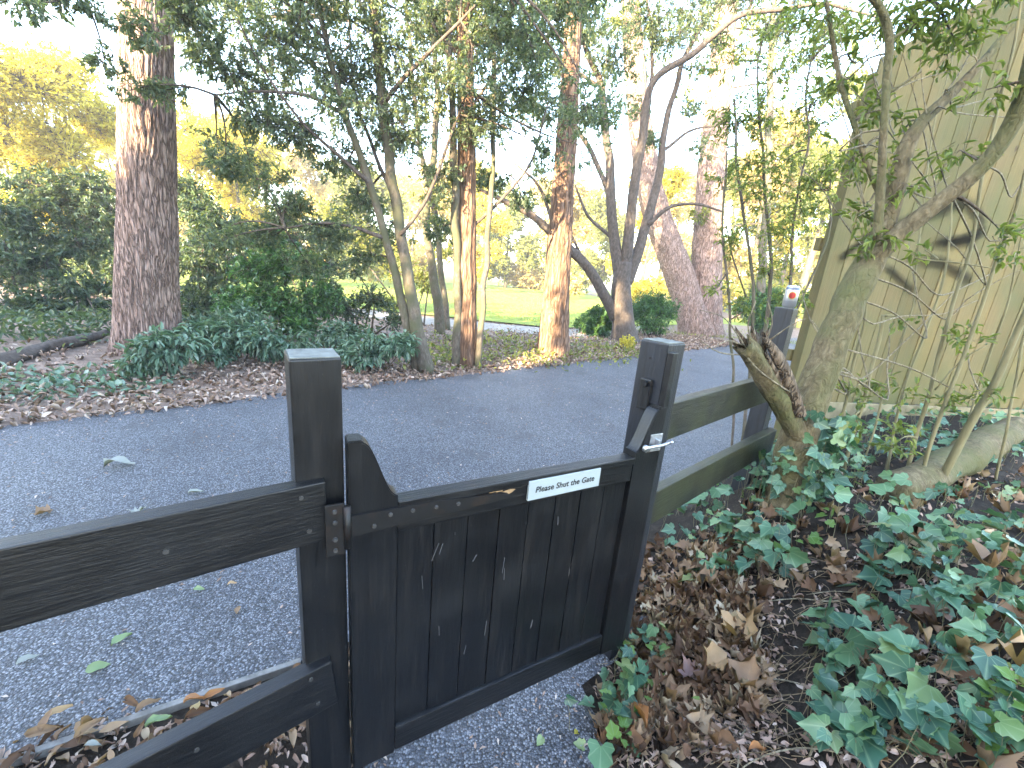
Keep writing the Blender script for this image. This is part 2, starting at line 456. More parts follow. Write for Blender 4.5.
def ground_mat():
    """dark bank soil near the gate, brown litter on the far verge"""
    m, nt, b, o = newmat('woodland_floor')
    v = mapping(nt)
    n1 = noise(nt, v, 9, 8, .7); n2 = noise(nt, v, 70, 5, .7)
    k = math_(nt, 'ADD', math_(nt, 'MULTIPLY', n1, .6), math_(nt, 'MULTIPLY', n2, .4))
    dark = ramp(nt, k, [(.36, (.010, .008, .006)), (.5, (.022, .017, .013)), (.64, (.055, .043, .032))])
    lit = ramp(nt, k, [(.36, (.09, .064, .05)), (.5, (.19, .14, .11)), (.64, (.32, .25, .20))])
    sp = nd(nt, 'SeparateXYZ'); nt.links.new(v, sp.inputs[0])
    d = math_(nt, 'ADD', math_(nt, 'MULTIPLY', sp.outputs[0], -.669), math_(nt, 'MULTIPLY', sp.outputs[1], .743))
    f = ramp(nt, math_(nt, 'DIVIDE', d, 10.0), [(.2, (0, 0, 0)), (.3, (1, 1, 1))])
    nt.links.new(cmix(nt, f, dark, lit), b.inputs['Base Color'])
    b.inputs['Roughness'].default_value = .95; b.inputs['Specular IOR Level'].default_value = .2
    bump(nt, b, k, .9, .02)
    return m
def shed_mat():
    m, nt, b, o = newmat('weathered_green_boards')
    v = mapping(nt)
    gr = noise(nt, mapping(nt, (26, 26, 1.0)), 5, 7, .7)
    c = ramp(nt, gr, [(.25, (.072, .060, .026)), (.5, (.118, .098, .046)), (.75, (.165, .140, .070))])
    br = noise(nt, mapping(nt, (5, 5, .5)), 2, 4)
    c = cmix(nt, ramp(nt, br, [(.4, (0, 0, 0)), (.65, (.6, .6, .6))]), c, (.125, .092, .040))
    gi = nd(nt, 'NewGeometry')
    c = cmix(nt, 1.0, c, ramp(nt, gi.outputs['Random Per Island'], [(0, (.72, .74, .66)), (.5, (1, 1, 1)), (1, (1.25, 1.2, 1.05))]), 'MULTIPLY')
    al = noise(nt, v, 1.6, 6, .65)
    c = cmix(nt, ramp(nt, al, [(.38, (0, 0, 0)), (.66, (.8, .8, .8))]), c, (.078, .084, .034))
    st = noise(nt, mapping(nt, (8, 8, .8)), 4, 5, .7)
    c = cmix(nt, ramp(nt, st, [(.60, (0, 0, 0)), (.78, (.55, .55, .55))]), c, (.07, .065, .035))
    kn = nd(nt, 'TexVoronoi'); kn.inputs['Scale'].default_value = 2.2
    nt.links.new(mapping(nt, (1.6, 1.6, 1)), kn.inputs['Vector'])
    c = cmix(nt, ramp(nt, kn.outputs['Distance'], [(.035, (.8, .8, .8)), (.06, (0, 0, 0))]), c, (.05, .035, .02))
    nt.links.new(c, b.inputs['Base Color']); b.inputs['Roughness'].default_value = .85
    b.inputs['Specular IOR Level'].default_value = .25
    bump(nt, b, gr, .4, .004)
    return m
def spray_mat():
    m, nt, b, o = newmat('black_spray_paint')
    uvn = nd(nt, 'UVMap'); sp = nd(nt, 'SeparateXYZ'); nt.links.new(uvn.outputs[0], sp.inputs[0])
    a = math_(nt, 'ABSOLUTE', math_(nt, 'SUBTRACT', sp.outputs[1], .5))
    nz = noise(nt, mapping(nt), 26, 4)
    al = ramp(nt, math_(nt, 'ADD', a, math_(nt, 'MULTIPLY', math_(nt, 'SUBTRACT', nz, .5), .25)), [(.02, (.6, .6, .6)), (.2, (.42, .42, .42)), (.46, (0, 0, 0))])
    e = math_(nt, 'MULTIPLY', al, ramp(nt, sp.outputs[0], [(0, (.1, .1, .1)), (.15, (1, 1, 1)), (.85, (1, 1, 1)), (1, (.0, .0, .0))]))
    b.inputs['Base Color'].default_value = (.008, .008, .008, 1); b.inputs['Roughness'].default_value = 1.0; b.inputs['Specular IOR Level'].default_value = 0
    nt.links.new(e, b.inputs['Alpha'])
    return m

M_BLACK = black_wood('black_painted_wood')
M_BLACKH = black_wood('black_painted_rail', axis=(1.2, 14, 14))
M_GREENRAIL = black_wood('green_stained_black_rail', base=(.012, .012, .0115), green=(.028, .030, .014), axis=(1.2, 14, 14))
M_IRON = metal_mat('black_iron', (.012, .012, .013), .5, .4, rust=(.026, .016, .011))
M_GALV = metal_mat('galvanised_steel', (.55, .57, .60), .38, .9)
M_BOLT = metal_mat('worn_bolt', (.11, .105, .10), .5, .7)
M_BARE = plain('bare_split_wood', (.25, .16, .085), .8, .2, .4, 60)
M_SIGN = plain('white_plastic_sign', (.27, .305, .31), .4, .4, .05, 30)
M_INK = plain('black_lettering', (.015, .015, .018), .5)
M_WHITE = plain('white_scratch', (.11, .11, .115), .7)
M_ASPH = asphalt_mat()
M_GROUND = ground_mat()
M_SHED = shed_mat()
M_SPRAY = spray_mat()
M_REDBARK = bark_mat('redwood_bark', (.18, .118, .095), (.31, .215, .18), (.42, .325, .28), 22, .16, 1.0, .025, ck=.9)
M_REDBARK2 = bark_mat('reddish_brown_bark', (.08, .045, .028), (.19, .115, .075), (.28, .185, .13), 16, .14, .9, .02)
M_GREYBARK = bark_mat('grey_brown_bark', (.05, .040, .031), (.11, .09, .07), (.17, .145, .115), 22, .4, .6, .01, moss=(.075, .075, .042), ck=.25)
M_DARKBARK = bark_mat('dark_smooth_bark', (.035, .027, .022), (.075, .060, .050), (.12, .10, .088), 16, .5, .5, .01, ck=.2)
M_MOSSBARK = bark_mat('mossy_bark', (.055, .042, .022), (.125, .10, .055), (.21, .175, .105), 26, .5, 1.0, .012, moss=(.088, .088, .036), ck=.3)
M_ROTWOOD = bark_mat('rotten_broken_wood', (.07, .05, .032), (.17, .125, .085), (.30, .24, .17), 30, .12, 1.0, .02)
M_CANE = bark_mat('pale_green_cane', (.10, .09, .045), (.165, .15, .08), (.22, .205, .12), 20, .1, .4, .004, ck=.1)
M_TWIG = bark_mat('brown_twig', (.05, .038, .03), (.10, .08, .06), (.15, .12, .09), 30, .3, .3, .004)
M_PALETWIG = bark_mat('pale_twig', (.13, .11, .075), (.20, .175, .12), (.27, .24, .17), 30, .3, .3, .004)

L_OAK = leaf_mat('dark_evergreen_leaf', [(0, (.065, .10, .07)), (.5, (.11, .155, .10)), (.85, (.155, .205, .12)), (1, (.22, .25, .14))], .55, .36)
L_RHODO = leaf_mat('rhododendron_leaf', [(0, (.036, .062, .038)), (.5, (.06, .095, .05)), (.9, (.09, .135, .06)), (1, (.14, .16, .08))], .35, .36)
L_LAUREL = leaf_mat('laurel_leaf', [(0, (.03, .08, .028)), (.5, (.055, .14, .04)), (.9, (.10, .21, .055)), (1, (.16, .26, .09))], .3, .28, spec=.5)
L_LOW = leaf_mat('low_blue_green_leaf', [(0, (.06, .115, .07)), (.5, (.10, .175, .115)), (.85, (.15, .235, .165)), (1, (.25, .31, .25))], .25, .33, spec=.5)
L_YEL = leaf_mat('yellow_green_foliage', [(0, (.30, .28, .045)), (.5, (.50, .45, .08)), (1, (.64, .57, .13))], .6, .5)
L_LITE = leaf_mat('light_green_foliage', [(0, (.09, .12, .03)), (.5, (.17, .20, .05)), (1, (.30, .30, .08))], .45, .5)
L_CREAM = leaf_mat('straw_coloured_twiggy_foliage', [(0, (.26, .20, .08)), (.5, (.40, .33, .13)), (1, (.52, .45, .20))], .45, .6)
L_BUSH = leaf_mat('mid_green_bush_leaf', [(0, (.025, .065, .018)), (.5, (.05, .12, .028)), (1, (.10, .2, .045))], .35, .4)
L_SAP = leaf_mat('fresh_green_leaf', [(0, (.08, .12, .03)), (.5, (.14, .19, .05)), (1, (.23, .27, .08))], .5, .42)
L_IVY = leaf_mat('ivy_leaf', [(0, (.024, .072, .048)), (.3, (.044, .115, .070)), (.6, (.075, .165, .09)), (.85, (.11, .21, .10)), (.95, (.14, .22, .08)), (1, (.22, .24, .10))], .2, .42, veins=True, spec=.5)
L_IVYNEW = leaf_mat('young_ivy_leaf', [(0, (.08, .16, .03)), (1, (.17, .28, .06))], .35, .4, veins=True)
L_DEAD = leaf_mat('dead_brown_leaf', [(0, (.07, .04, .025)), (.25, (.15, .08, .045)), (.5, (.23, .14, .085)), (.75, (.32, .215, .13)), (.92, (.42, .31, .21)), (1, (.5, .43, .33))], .2, .65, veins=False, spec=.25, big=40)
L_LITTER = leaf_mat('leaf_litter', [(0, (.12, .08, .062)), (.4, (.25, .17, .13)), (.75, (.38, .28, .225)), (1, (.52, .44, .38))], .1, .7, spec=.2)
L_TAN = leaf_mat('tan_dead_leaf', [(0, (.36, .23, .12)), (1, (.46, .31, .17))], .2, .6, big=50)
L_ORANGE = leaf_mat('orange_dead_leaf', [(0, (.34, .15, .06)), (1, (.42, .2, .08))], .2, .55, big=50)
L_MAUVE = leaf_mat('mauve_dead_leaf', [(0, (.16, .10, .095)), (1, (.22, .14, .13))], .15, .6, big=50)
L_PALE = leaf_mat('pale_fallen_leaf', [(0, (.22, .235, .22)), (1, (.30, .31, .28))], .15, .6, big=50)
L_FALLGREEN = leaf_mat('green_fallen_leaf', [(0, (.16, .24, .10)), (1, (.26, .33, .17))], .2, .5, big=50)
L_GRASS = leaf_mat('grass_blade', [(0, (.12, .16, .03)), (.6, (.19, .24, .045)), (1, (.28, .30, .08))], .35, .6)

# ------------------------------------------------------------------ world, sun
# the sun stands low, behind the camera's left shoulder
sd = np.array([-.50, -.866]); EL = rad(17)
sdir = Vector((sd[0]*math.cos(EL), sd[1]*math.cos(EL), math.sin(EL))).normalized()
w = bpy.data.worlds.new('World'); S.world = w; w.use_nodes = True
nt = w.node_tree; nt.nodes.clear()
wo = nt.nodes.new('ShaderNodeOutputWorld'); bg = nt.nodes.new('ShaderNodeBackground'); sk = nt.nodes.new('ShaderNodeTexSky')
sk.sky_type = 'NISHITA'; sk.sun_disc = False; sk.sun_elevation = EL
sk.sun_rotation = math.atan2(sdir.x, sdir.y)
sk.dust_density = 1.2; sk.ozone_density = 1.0
bg.inputs[1].default_value = .15
nt.links.new(sk.outputs[0], bg.inputs[0]); nt.links.new(bg.outputs[0], wo.inputs[0])
sl = bpy.data.lights.new('sun', 'SUN'); sl.energy = 4.3; sl.angle = rad(.5); sl.color = (1, .79, .50)
so = link(bpy.data.objects.new('sun', sl)); so.rotation_euler = sdir.to_track_quat('Z', 'Y').to_euler()
so.location = (-20, -15, 12)
S.view_settings.view_transform = 'Standard'; S.view_settings.look = 'None'
S.view_settings.exposure = 4.05; S.view_settings.gamma = 1.0; S.view_settings.use_curve_mapping = False
S.render.engine = 'CYCLES'
S.cycles.max_bounces = 7; S.cycles.transparent_max_bounces = 12
S.cycles.use_denoising = True

# ------------------------------------------------------------------ the setting
def axis_steps(lo, hi, fine_lo, fine_hi, fine, grow=1.18):
    a = list(np.arange(fine_lo, fine_hi+1e-6, fine))
    st = fine
    while a[-1] < hi: st *= grow; a.append(min(hi, a[-1]+st))
    st = fine
    while a[0] > lo: st *= grow; a.insert(0, max(lo, a[0]-st))
    return np.array(a)
gx = axis_steps(-600, 600, -1.2, 3.2, .045); gy = axis_steps(-600, 900, 0.2, 4.0, .045)
X, Y = np.meshgrid(gx, gy); Z = H(X, Y)
nx, ny = len(gx), len(gy)
i = np.arange(ny-1)[:, None]*nx+np.arange(nx-1)[None]
gf = np.stack([i, i+1, i+nx+1, i+nx], -1).reshape(-1, 4)
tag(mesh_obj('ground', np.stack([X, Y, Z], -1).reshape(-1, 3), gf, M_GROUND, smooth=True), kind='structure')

def P2(s, t): return FA+FN*s+FD*t
def strip(name, s0f, s1f, t0, t1, nt_, ns, dz, mat):
    V = []
    for t in np.linspace(t0, t1, nt_):
        for k in range(ns+1):
            a = s0f(t); b_ = s1f(t); p = P2(a+(b_-a)*k/ns, t)
            V.append((p[0], p[1], dz))
    V = np.array(V); n = ns+1
    i = np.arange(nt_-1)[:, None]*n+np.arange(ns)[None]
    F = np.stack([i, i+n, i+n+1, i+1], -1).reshape(-1, 4)
    return tag(mesh_obj(name, V, F, mat), kind='structure')
wob = lambda t, a, f, ph=0: a*math.sin(t*f+ph)+a*.6*math.sin(t*f*2.7+ph*2)+a*.5*float(vnoise(t*5.1+ph, ph))
RE = lambda t: .615+min(.9, max(0, -.43-t))*.21-.12*float(sst((t+.43)/.8))
strip('road', RE, lambda t: 3.86+wob(t, .05, 1.9), -40, 70, 700, 6, .006, M_ASPH)
# the short apron of tarmac that runs through the gateway to the camera's feet
V = []
NS = 40
for k in range(NS+1):
    y_ = -1.6+k*(1.32+1.6)/NS
    for u in (0, .5, 1):
        V.append((y_, u))
ap = []
for y_, u in V:
    xl = -.32-.10*sst((1.0-y_)/.6)+.02*math.sin(y_*9)
    xr = .38+.03*math.sin(y_*11)+.02*math.sin(y_*23)+ .30*sst((y_-1.0)/.35)
    x_ = xl+(xr-xl)*u
    ap.append((x_, y_+ .1*u, .010+max(0, Hf(x_, y_))))
i = np.arange(NS)[:, None]*3+np.arange(2)[None]
tag(mesh_obj('path', np.array(ap), np.stack([i, i+1, i+4, i+3], -1).reshape(-1, 4), M_ASPH), kind='structure')
# timber edging board along the near side of the road
bm = bmesh.new()
p0, p1 = P2(.617+.9*.21, -1.33), P2(.617, -.42)
ang = math.atan2(p1[1]-p0[1], p1[0]-p0[0])
Lk = np.linalg.norm(p1-p0)
bm_box(bm, -Lk, 0, -.020, 0, -.05, .026, .003)
bm_box(bm, -Lk-5, -Lk-.002, -.020, 0, -.05, .026, .003)
ke = bm_obj('kerb', bm, plain('grey_edging_timber', (.16, .155, .145), .85, .3, .4, 30))
ke.location = (p1[0], p1[1], 0); ke.rotation_euler = (0, 0, ang); tag(ke, kind='structure')

# lawn and pale path beyond the trees
def poly_sheet(name, pts, z, mat):
    V = np.array([(p[0], p[1], z) for p in pts])
    return tag(mesh_obj(name, V, [list(range(len(pts)))], mat), kind='structure')
M_LAWN = soil_mat('sunlit_lawn', [(.12, .16, .025), (.19, .235, .04), (.26, .30, .06)], 3, .02)
M_PATH = soil_mat('gravel_path', [(.20, .18, .16), (.27, .25, .22), (.34, .31, .28)], 6, .01)
poly_sheet('lawn', [(-14, 13.0), (-2, 12.0), (1, 11.6), (3, 13.0), (6, 16.0), (12, 20), (40, 30), (40, 90), (-50, 90), (-40, 24)], .042, M_LAWN)
V = []; 
for k in range(41):
    x_ = -14+k*.50; yc = 10.6+.25*math.sin(x_*.5)+(.03 if x_ < 1 else .35)*(x_-1)**2
    V += [(x_, yc-.7, .034), (x_, yc+.75, .034)]
F = np.array([[2*k, 2*k+2, 2*k+3, 2*k+1] for k in range(40)])
tag(mesh_obj('footpath', np.array(V), F, M_PATH), kind='structure')
# grass blades over the near lawn
n = 9000
gxs = rng.uniform(-9, 9, n); gys = 12.6+rng.random(n)**2*14
Pg = np.stack([gxs, gys, np.full(n, .04)], 1)
Dg = rvec(n)*.4+np.array([0, 0, 1.])
v_, f_, uv_ = leaves(Pg, Dg, rvec(n), rng.uniform(.05, .11, n), .012, DIA_T)
tag(mesh_obj('grass', v_, f_, L_GRASS, uv=uv_), 'sunlit yellow green grass of the lawn beyond the trees', 'grass', kind='stuff')

# ------------------------------------------------------------------ gate
GK = 1.03
GA = np.array([-.225, .79])*GK; GANG = math.atan2(.493, .87)
def gz(z): return HC-(HC-z)*GK
g0 = np.array([GA[0]-.103*math.cos(GANG), GA[1]-.103*math.sin(GANG)])
gate = thing('wooden_gate', (g0[0], g0[1], 0), 'low black boarded wooden gate with curved shoulders and a small notice', 'gate', rz=GANG)
QW = .928; SWD = .103; TH = .045       # overall width, stile width, thickness
ZB, ZT, ZR = gz(.138), gz(1.036), gz(.882)
def shoulder(flip):
    pts = [(0, ZB), (SWD, ZB), (SWD, gz(.900))]
    for k in range(13):                # ogee: concave foot, convex head
        t = k/12
        x = SWD-(SWD-.030)*t
        z = gz(.900)+(ZT-.006-gz(.900))*(.5-.5*math.cos(math.pi*t))
        pts.append((x, z))
    pts += [(.030, ZT), (0, ZT)]
    return [(QW-x, z) for x, z in pts][::-1] if flip else pts
for fl in (False, True):
    bm = bmesh.new(); bm_prism(bm, shoulder(fl), 0, TH, .0025)
    o = bm_obj('stile', bm, M_BLACK, gate)
    o['label'] = 'latch stile with curved shoulder' if fl else 'hinge stile with curved shoulder'
bm = bmesh.new()
bm_box(bm, SWD+.001, QW-SWD-.001, .002, TH-.002, gz(.806), ZR, .003)
bm_box(bm, SWD+.001, QW-SWD-.001, -.005, .0015, ZR-.018, ZR+.003, .002)
bm_obj('top_rail', bm, M_BLACKH, gate)
bm = bmesh.new()
bm_prism(bm, [(0, 0)], 0, 0, 0) if False else None
bm_box(bm, SWD+.001, QW-SWD-.001, .002, TH-.002, ZB+.002, gz(.222), .006)
bm_obj('bottom_rail', bm, M_BLACKH, gate)
bm = bmesh.new()
nb = 8; x0 = SWD+.002; bw = (QW-2*SWD-.004)/nb
for k in range(nb):
    bm_box(bm, x0+k*bw+.0012, x0+(k+1)*bw-.0012, .0135+random.uniform(0, .003), .034, gz(.215), gz(.812), .0028, 2)
bm_box(bm, x0, x0+nb*bw, .020, .030, gz(.216), gz(.811), 0)
bm_obj('board_panel', bm, M_BLACK, gate)
# notice
sx0, sx1 = SWD+.33*GK, SWD+.566*GK
bm = bmesh.new(); bm_box(bm, sx0, sx1, -.0085, -.0005, gz(.820), gz(.8815)-.006, .0012)
# sits on the face below the rail's nosing
sg = bm_obj('sign', bm, M_SIGN, gate)
sg['label'] = 'small white notice reading Please Shut the Gate'
cu = bpy.data.curves.new('t', 'FONT'); cu.body = 'Please Shut the Gate'; cu.size = .0245; cu.align_x = 'CENTER'; cu.align_y = 'CENTER'
cu.offset = .0004; cu.shear = .12; cu.extrude = .0003; cu.space_character = 1.04
to = bpy.data.objects.new('t', cu); COL.objects.link(to)
dg = bpy.context.evaluated_depsgraph_get(); dg.update()
tm = bpy.data.meshes.new_from_object(to.evaluated_get(dg)); bpy.data.objects.remove(to)
wd = max(v.co.x for v in tm.vertices)-min(v.co.x for v in tm.vertices)
kx = (sx1-sx0)*.82/wd
zc = (gz(.820)+gz(.8815)-.006)/2
for v in tm.vertices:
    x, y, z = v.co
    v.co = ((sx0+sx1)/2+x*kx, -.0090-z, zc+y*1.0)
tm.materials.clear(); tm.materials.append(M_INK); tm.name = 'lettering'
link(bpy.data.objects.new('lettering', tm), sg)
# strap hinge: knuckle plate, long tapered strap, bolts, bare scar at the tip
zs0, zs1 = gz(.826), gz(.874)
bm = bmesh.new()
xt = SWD+.283*GK
bm_prism(bm, [(.004, zs0), (.20, zs0+.008), (xt-.03, gz(.842)), (xt-.012, gz(.845)), (xt-.012, gz(.853)), (xt-.03, gz(.858)), (.20, zs1-.002), (.004, zs1+.001)], -.0095, -.001, .001)
st = bm_obj('strap_hinge', bm, M_IRON, gate)
bm = bmesh.new(); bm_box(bm, -.046, -.010, -.004, .002, gz(.786), gz(.905), .001)
bm_obj('hinge_plate', bm, M_IRON, st)
bm = bmesh.new(); bm_cyl(bm, (-.004, -.006, (zs0+zs1)/2), .008, zs1-zs0+.05, 'z', 14)
bm_obj('hinge_pin', bm, M_IRON, st, True)
for (bx, bz) in ((.05, .842), (.085, .862), (.135, .861), (.19, .858), (.245, .855), (-.028, .800), (-.028, .825), (-.028, .865), (-.028, .890)):
    bm = bmesh.new()
    bm_cyl(bm, (bx, -.0112 if bx > 0 else -.006, gz(bz)), .0055, .006, 'y', 10, .004)
    bm_obj('bolt', bm, M_BOLT, st)
bm = bmesh.new()
pts = [(xt-.042, gz(.847)), (xt-.028, gz(.8435)), (xt-.012, gz(.846)), (xt+.004, gz(.851)), (xt+.012, gz(.858)), (xt-.002, gz(.8605)), (xt-.022, gz(.8575)), (xt-.036, gz(.8565))]
bm_prism(bm, pts, -.0004, .001, 0)
bm_obj('bare_wood_patch', bm, M_BARE, gate)
bm = bmesh.new(); 
V = []
for k in range(12):
    xx = .16+(xt-.03-.156)*k/11
    V.append(xx)
for a, b_ in zip(V[:-1], V[1:]):
    f1 = lambda x: (zs1+.002+(gz(.860)-zs1-.002)*max(0, (x-.2))/(xt-.03-.2))
    bm_box(bm, a, b_, -.0016, .0008, f1((a+b_)/2)-.001, f1((a+b_)/2)+random.uniform(.0015, .004), 0)
bm_obj('rust_line', bm, M_BARE, gate)
# scratches in the paint
for (q, z, l, a) in ((.20, .70, .05, 20), (.215, .705, .03, 15), (.17, .62, .04, -5), (.40, .60, .05, 4), (.405, .57, .04, -3), (.46, .72, .008, 0), (.25, .74, .007, 0), (.31, .65, .02, 30), (.57, .70, .03, -6),
                     (.36, .40, .05, 3), (.30, .35, .03, 8), (.22, .45, .03, -4), (.52, .35, .03, 8), (.64, .5, .025, 4)):
    m_ = Matrix.Translation((q, 0, z)) @ Matrix.Rotation(rad(a), 4, 'Y')
    bm = bmesh.new(); bm_box(bm, -.0004, .0004, -.001 if q < SWD else .0120, .0150, -l/2, l/2, 0, mtx=m_)
    bm_obj('scratch', bm, M_WHITE, gate)
# galvanised latch on the latch stile
lt = QW-SWD
bm = bmesh.new()
bm_box(bm, lt+.050, lt+.1025, -.004, -.0004, gz(.896), gz(.952), .001)
for a_, b_ in ((.056, .902), (.096, .902), (.056, .946), (.096, .946)): bm_cyl(bm, (lt+a_, -.0045, gz(b_)), .0035, .003, 'y', 8)
bm_box(bm, lt+.07, lt+.078, -.02, -.004, gz(.915), gz(.938), .001)
la = bm_obj('latch_plate', bm, M_GALV, gate)
v_, f_ = tube([(lt+.022, -.016, gz(.917)), (lt+.05, -.018, gz(.920)), (lt+.09, -.018, gz(.920)), (lt+.118, -.018, gz(.924)), (lt+.121, -.030, gz(.932))], [.0048, .0048, .0048, .0048, .004], 10, .01)
mesh_obj('latch_bar', v_, f_, M_GALV, la, True)
bm = bmesh.new(); bm_cyl(bm, (lt+.022, -.016, gz(.917)), .011, .010, 'y', 16); bm_obj('latch_eye', bm, M_GALV, la, True)

# ------------------------------------------------------------------ left fence
LA = rad(33)
pc = np.array([-.372, .772])+np.array([math.cos(LA), math.sin(LA)])*(-.010)+np.array([-math.sin(LA), math.cos(LA)])*.0475
lf = thing('wooden_fence', (pc[0], pc[1], 0), 'black two rail wooden fence on the hinge side of the gate', 'fence', rz=LA)
def post(parent, cx, cy, z0, z1, w=.095, mat=M_BLACK, cap=True, ang=0, wob_=.0015):
    bm = bmesh.new()
    bm_box(bm, -w/2, w/2, -w/2, w/2, z0, z1, .004, 2, wob=wob_)
    o = bm_obj('post', bm, mat, parent); o.location = (cx, cy, 0); o.rotation_euler = (0, 0, ang)
    return o
M_TOP = plain('weathered_post_top', (.13, .135, .12), .85, .3, .4, 40)
p_ = post(lf, 0, 0, -.3, 1.192)
bm = bmesh.new(); bm_box(bm, -.0445, .0445, -.0445, .0445, 1.1915, 1.1945, .001); bm_obj('post_top', bm, M_TOP, p_)
fa = rad(37)-LA
ca, sa = math.cos(-LA), math.sin(-LA)
def tolocal(px_, py_): 
    dx, dy = px_-pc[0], py_-pc[1]; return (ca*dx-sa*dy, sa*dx+ca*dy)
ro = tolocal(-.378, .741)
for (zt, zb, tl) in ((.938, .802, 0), (.470, .338, 5.0)):
    bm = bmesh.new(); bm_box(bm, -1.9, .018, 0, .036, zb, zt, .003, 2, wob=.001)
    if tl: bmesh.ops.rotate(bm, verts=bm.verts, cent=(0, 0, zt), matrix=Matrix.Rotation(rad(-tl), 3, 'Y'))
    r_ = bm_obj('rail', bm, M_BLACKH, lf); r_.location = (ro[0], ro[1], 0); r_.rotation_euler = (0, 0, fa)
    for bx, bz in ((-.028, .045), (-.016, -.035), (-.24, .0)):
        bm = bmesh.new(); bm_cyl(bm, (bx, -.0015, (zt+zb)/2+bz), .0045, .004, 'y', 10); bm_obj('bolt', bm, M_BOLT, r_)
post(lf, ro[0]-1.8*math.cos(fa)-.09*math.sin(fa), ro[1]-1.8*math.sin(fa)+.09*math.cos(fa), -.3, 1.19, ang=fa)

# ------------------------------------------------------------------ right fence
RA = rad(40)
frc = np.array([.535, 1.29])
ex = np.array([math.cos(RA), math.sin(RA)]); ey = np.array([-ex[1], ex[0]])
rc = frc-ex*.05+ey*.05
rf = thing('wooden_fence', (rc[0], rc[1], 0), 'greenish black two rail wooden fence climbing the ivy bank right of the gate', 'fence', rz=RA)
M_SKYLIT_WORN = black_wood('skylit_worn_post', base=(.017, .019, .024), worn=.9)  # worn paint, base lightened in place of sky light on the left face
p_ = post(rf, 0, 0, -.3, 1.218, .098, M_SKYLIT_WORN)
bm = bmesh.new(); bm_box(bm, -.046, .046, -.046, .046, 1.2175, 1.2205, .001); bm_obj('post_top', bm, M_TOP, p_)
bm = bmesh.new(); bm_box(bm, -.049, -.018, -.068, -.0492, .10, 1.195, .003); bm_obj('stop_batten', bm, M_BLACK, p_)
bm = bmesh.new()
bm_box(bm, -.062, -.0495, -.02, .02, 1.0, 1.10, .004); bm_cyl(bm, (-.066, 0, 1.085), .010, .008, 'x', 12)
bm_obj('catch_block', bm, M_BLACK, p_)
bm = bmesh.new(); bm_cyl(bm, (-.0495, 0.005, 1.165), .004, .003, 'x', 8); bm_obj('bolt', bm, M_IRON, p_)
FR = rad(42)
def rloc(px_, py_):
    d = np.array([px_, py_])-rc; return (d@ex, d@ey)
q0 = rloc(.47, 1.25)
for (zt, zb) in ((1.012, .880), (.680, .548)):
    bm = bmesh.new(); bm_box(bm, .055, 1.36, 0, .038, zb, zt, .003, 2, wob=.002)
    r_ = bm_obj('rail', bm, M_GREENRAIL, rf); r_.location = (q0[0], q0[1], 0); r_.rotation_euler = (0, 0, FR-RA)
fp = np.array([.47, 1.25])+1.30*np.array([math.cos(FR), math.sin(FR)])+.082*np.array([-math.sin(FR), math.cos(FR)])
fl = rloc(*fp)
p_ = post(rf, fl[0], fl[1], -.1, 1.333, .085, black_wood('grey_worn_post', base=(.03, .031, .034)), ang=FR-RA)
bm = bmesh.new(); bm_box(bm, -.04, .04, -.04, .04, 1.3325, 1.335, .001); bm_obj('post_top', bm, M_TOP, p_)
# drink can on the far post
can = thing('drink_can', (fp[0]+.004, fp[1]-.004, 1.335), 'silver and red drink can left standing on the far fence post', 'can')
prof = [(.0, .004), (.022, .0), (.026, .004), (.0315, .012), (.0315, .098), (.027, .109), (.0265, .112), (.0245, .112), (.024, .108), (0, .107)]
def lathe(prof, seg=28):
    V = [(r*math.cos(2*math.pi*k/seg), r*math.sin(2*math.pi*k/seg), z) for r, z in prof for k in range(seg)]
    F = np.array([[i*seg+k, i*seg+(k+1) % seg, (i+1)*seg+(k+1) % seg, (i+1)*seg+k] for i in range(len(prof)-1) for k in range(seg)])
    return np.array(V), F
def can_mat():
    m, nt, b, o = newmat('printed_can')
    tc = nd(nt, 'TexCoord'); sp = nd(nt, 'SeparateXYZ'); nt.links.new(tc.outputs['Object'], sp.inputs[0])
    a = math_(nt, 'ARCTAN2', sp.outputs[1], sp.outputs[0])
    z = sp.outputs[2]
    dx = math_(nt, 'MULTIPLY', math_(nt, 'ADD', a, 2.0), .0315)
    d = math_(nt, 'SQRT', math_(nt, 'ADD', math_(nt, 'POWER', dx, 2.0), math_(nt, 'POWER', math_(nt, 'SUBTRACT', z, .062), 2.0)))
    red = ramp(nt, d, [(.0, (.36, .05, .045)), (.012, (.36, .05, .045)), (.0125, (.42, .36, .14)), (.016, (.42, .36, .14)), (.017, (0, 0, 0))], 'CONSTANT')
    mk = ramp(nt, d, [(0, (1, 1, 1)), (.016, (0, 0, 0))], 'CONSTANT')
    base = ramp(nt, z, [(0, (.30, .31, .33)), (.034, (.40, .41, .43)), (.086, (.12, .14, .20)), (.098, (.4, .41, .43))], 'CONSTANT')
    nt.links.new(cmix(nt, mk, base, red), b.inputs['Base Color']); b.inputs['Metallic'].default_value = .55; b.inputs['Roughness'].default_value = .35
    return m
v_, f_ = lathe(prof[1:8]); mesh_obj('can_body', v_, f_, can_mat(), can, True)
v_, f_ = lathe([(.0245, .1115), (.0235, .108), (.012, .1075), (.0005, .1075)]); mesh_obj('can_lid', v_, f_, M_GALV, can, True)

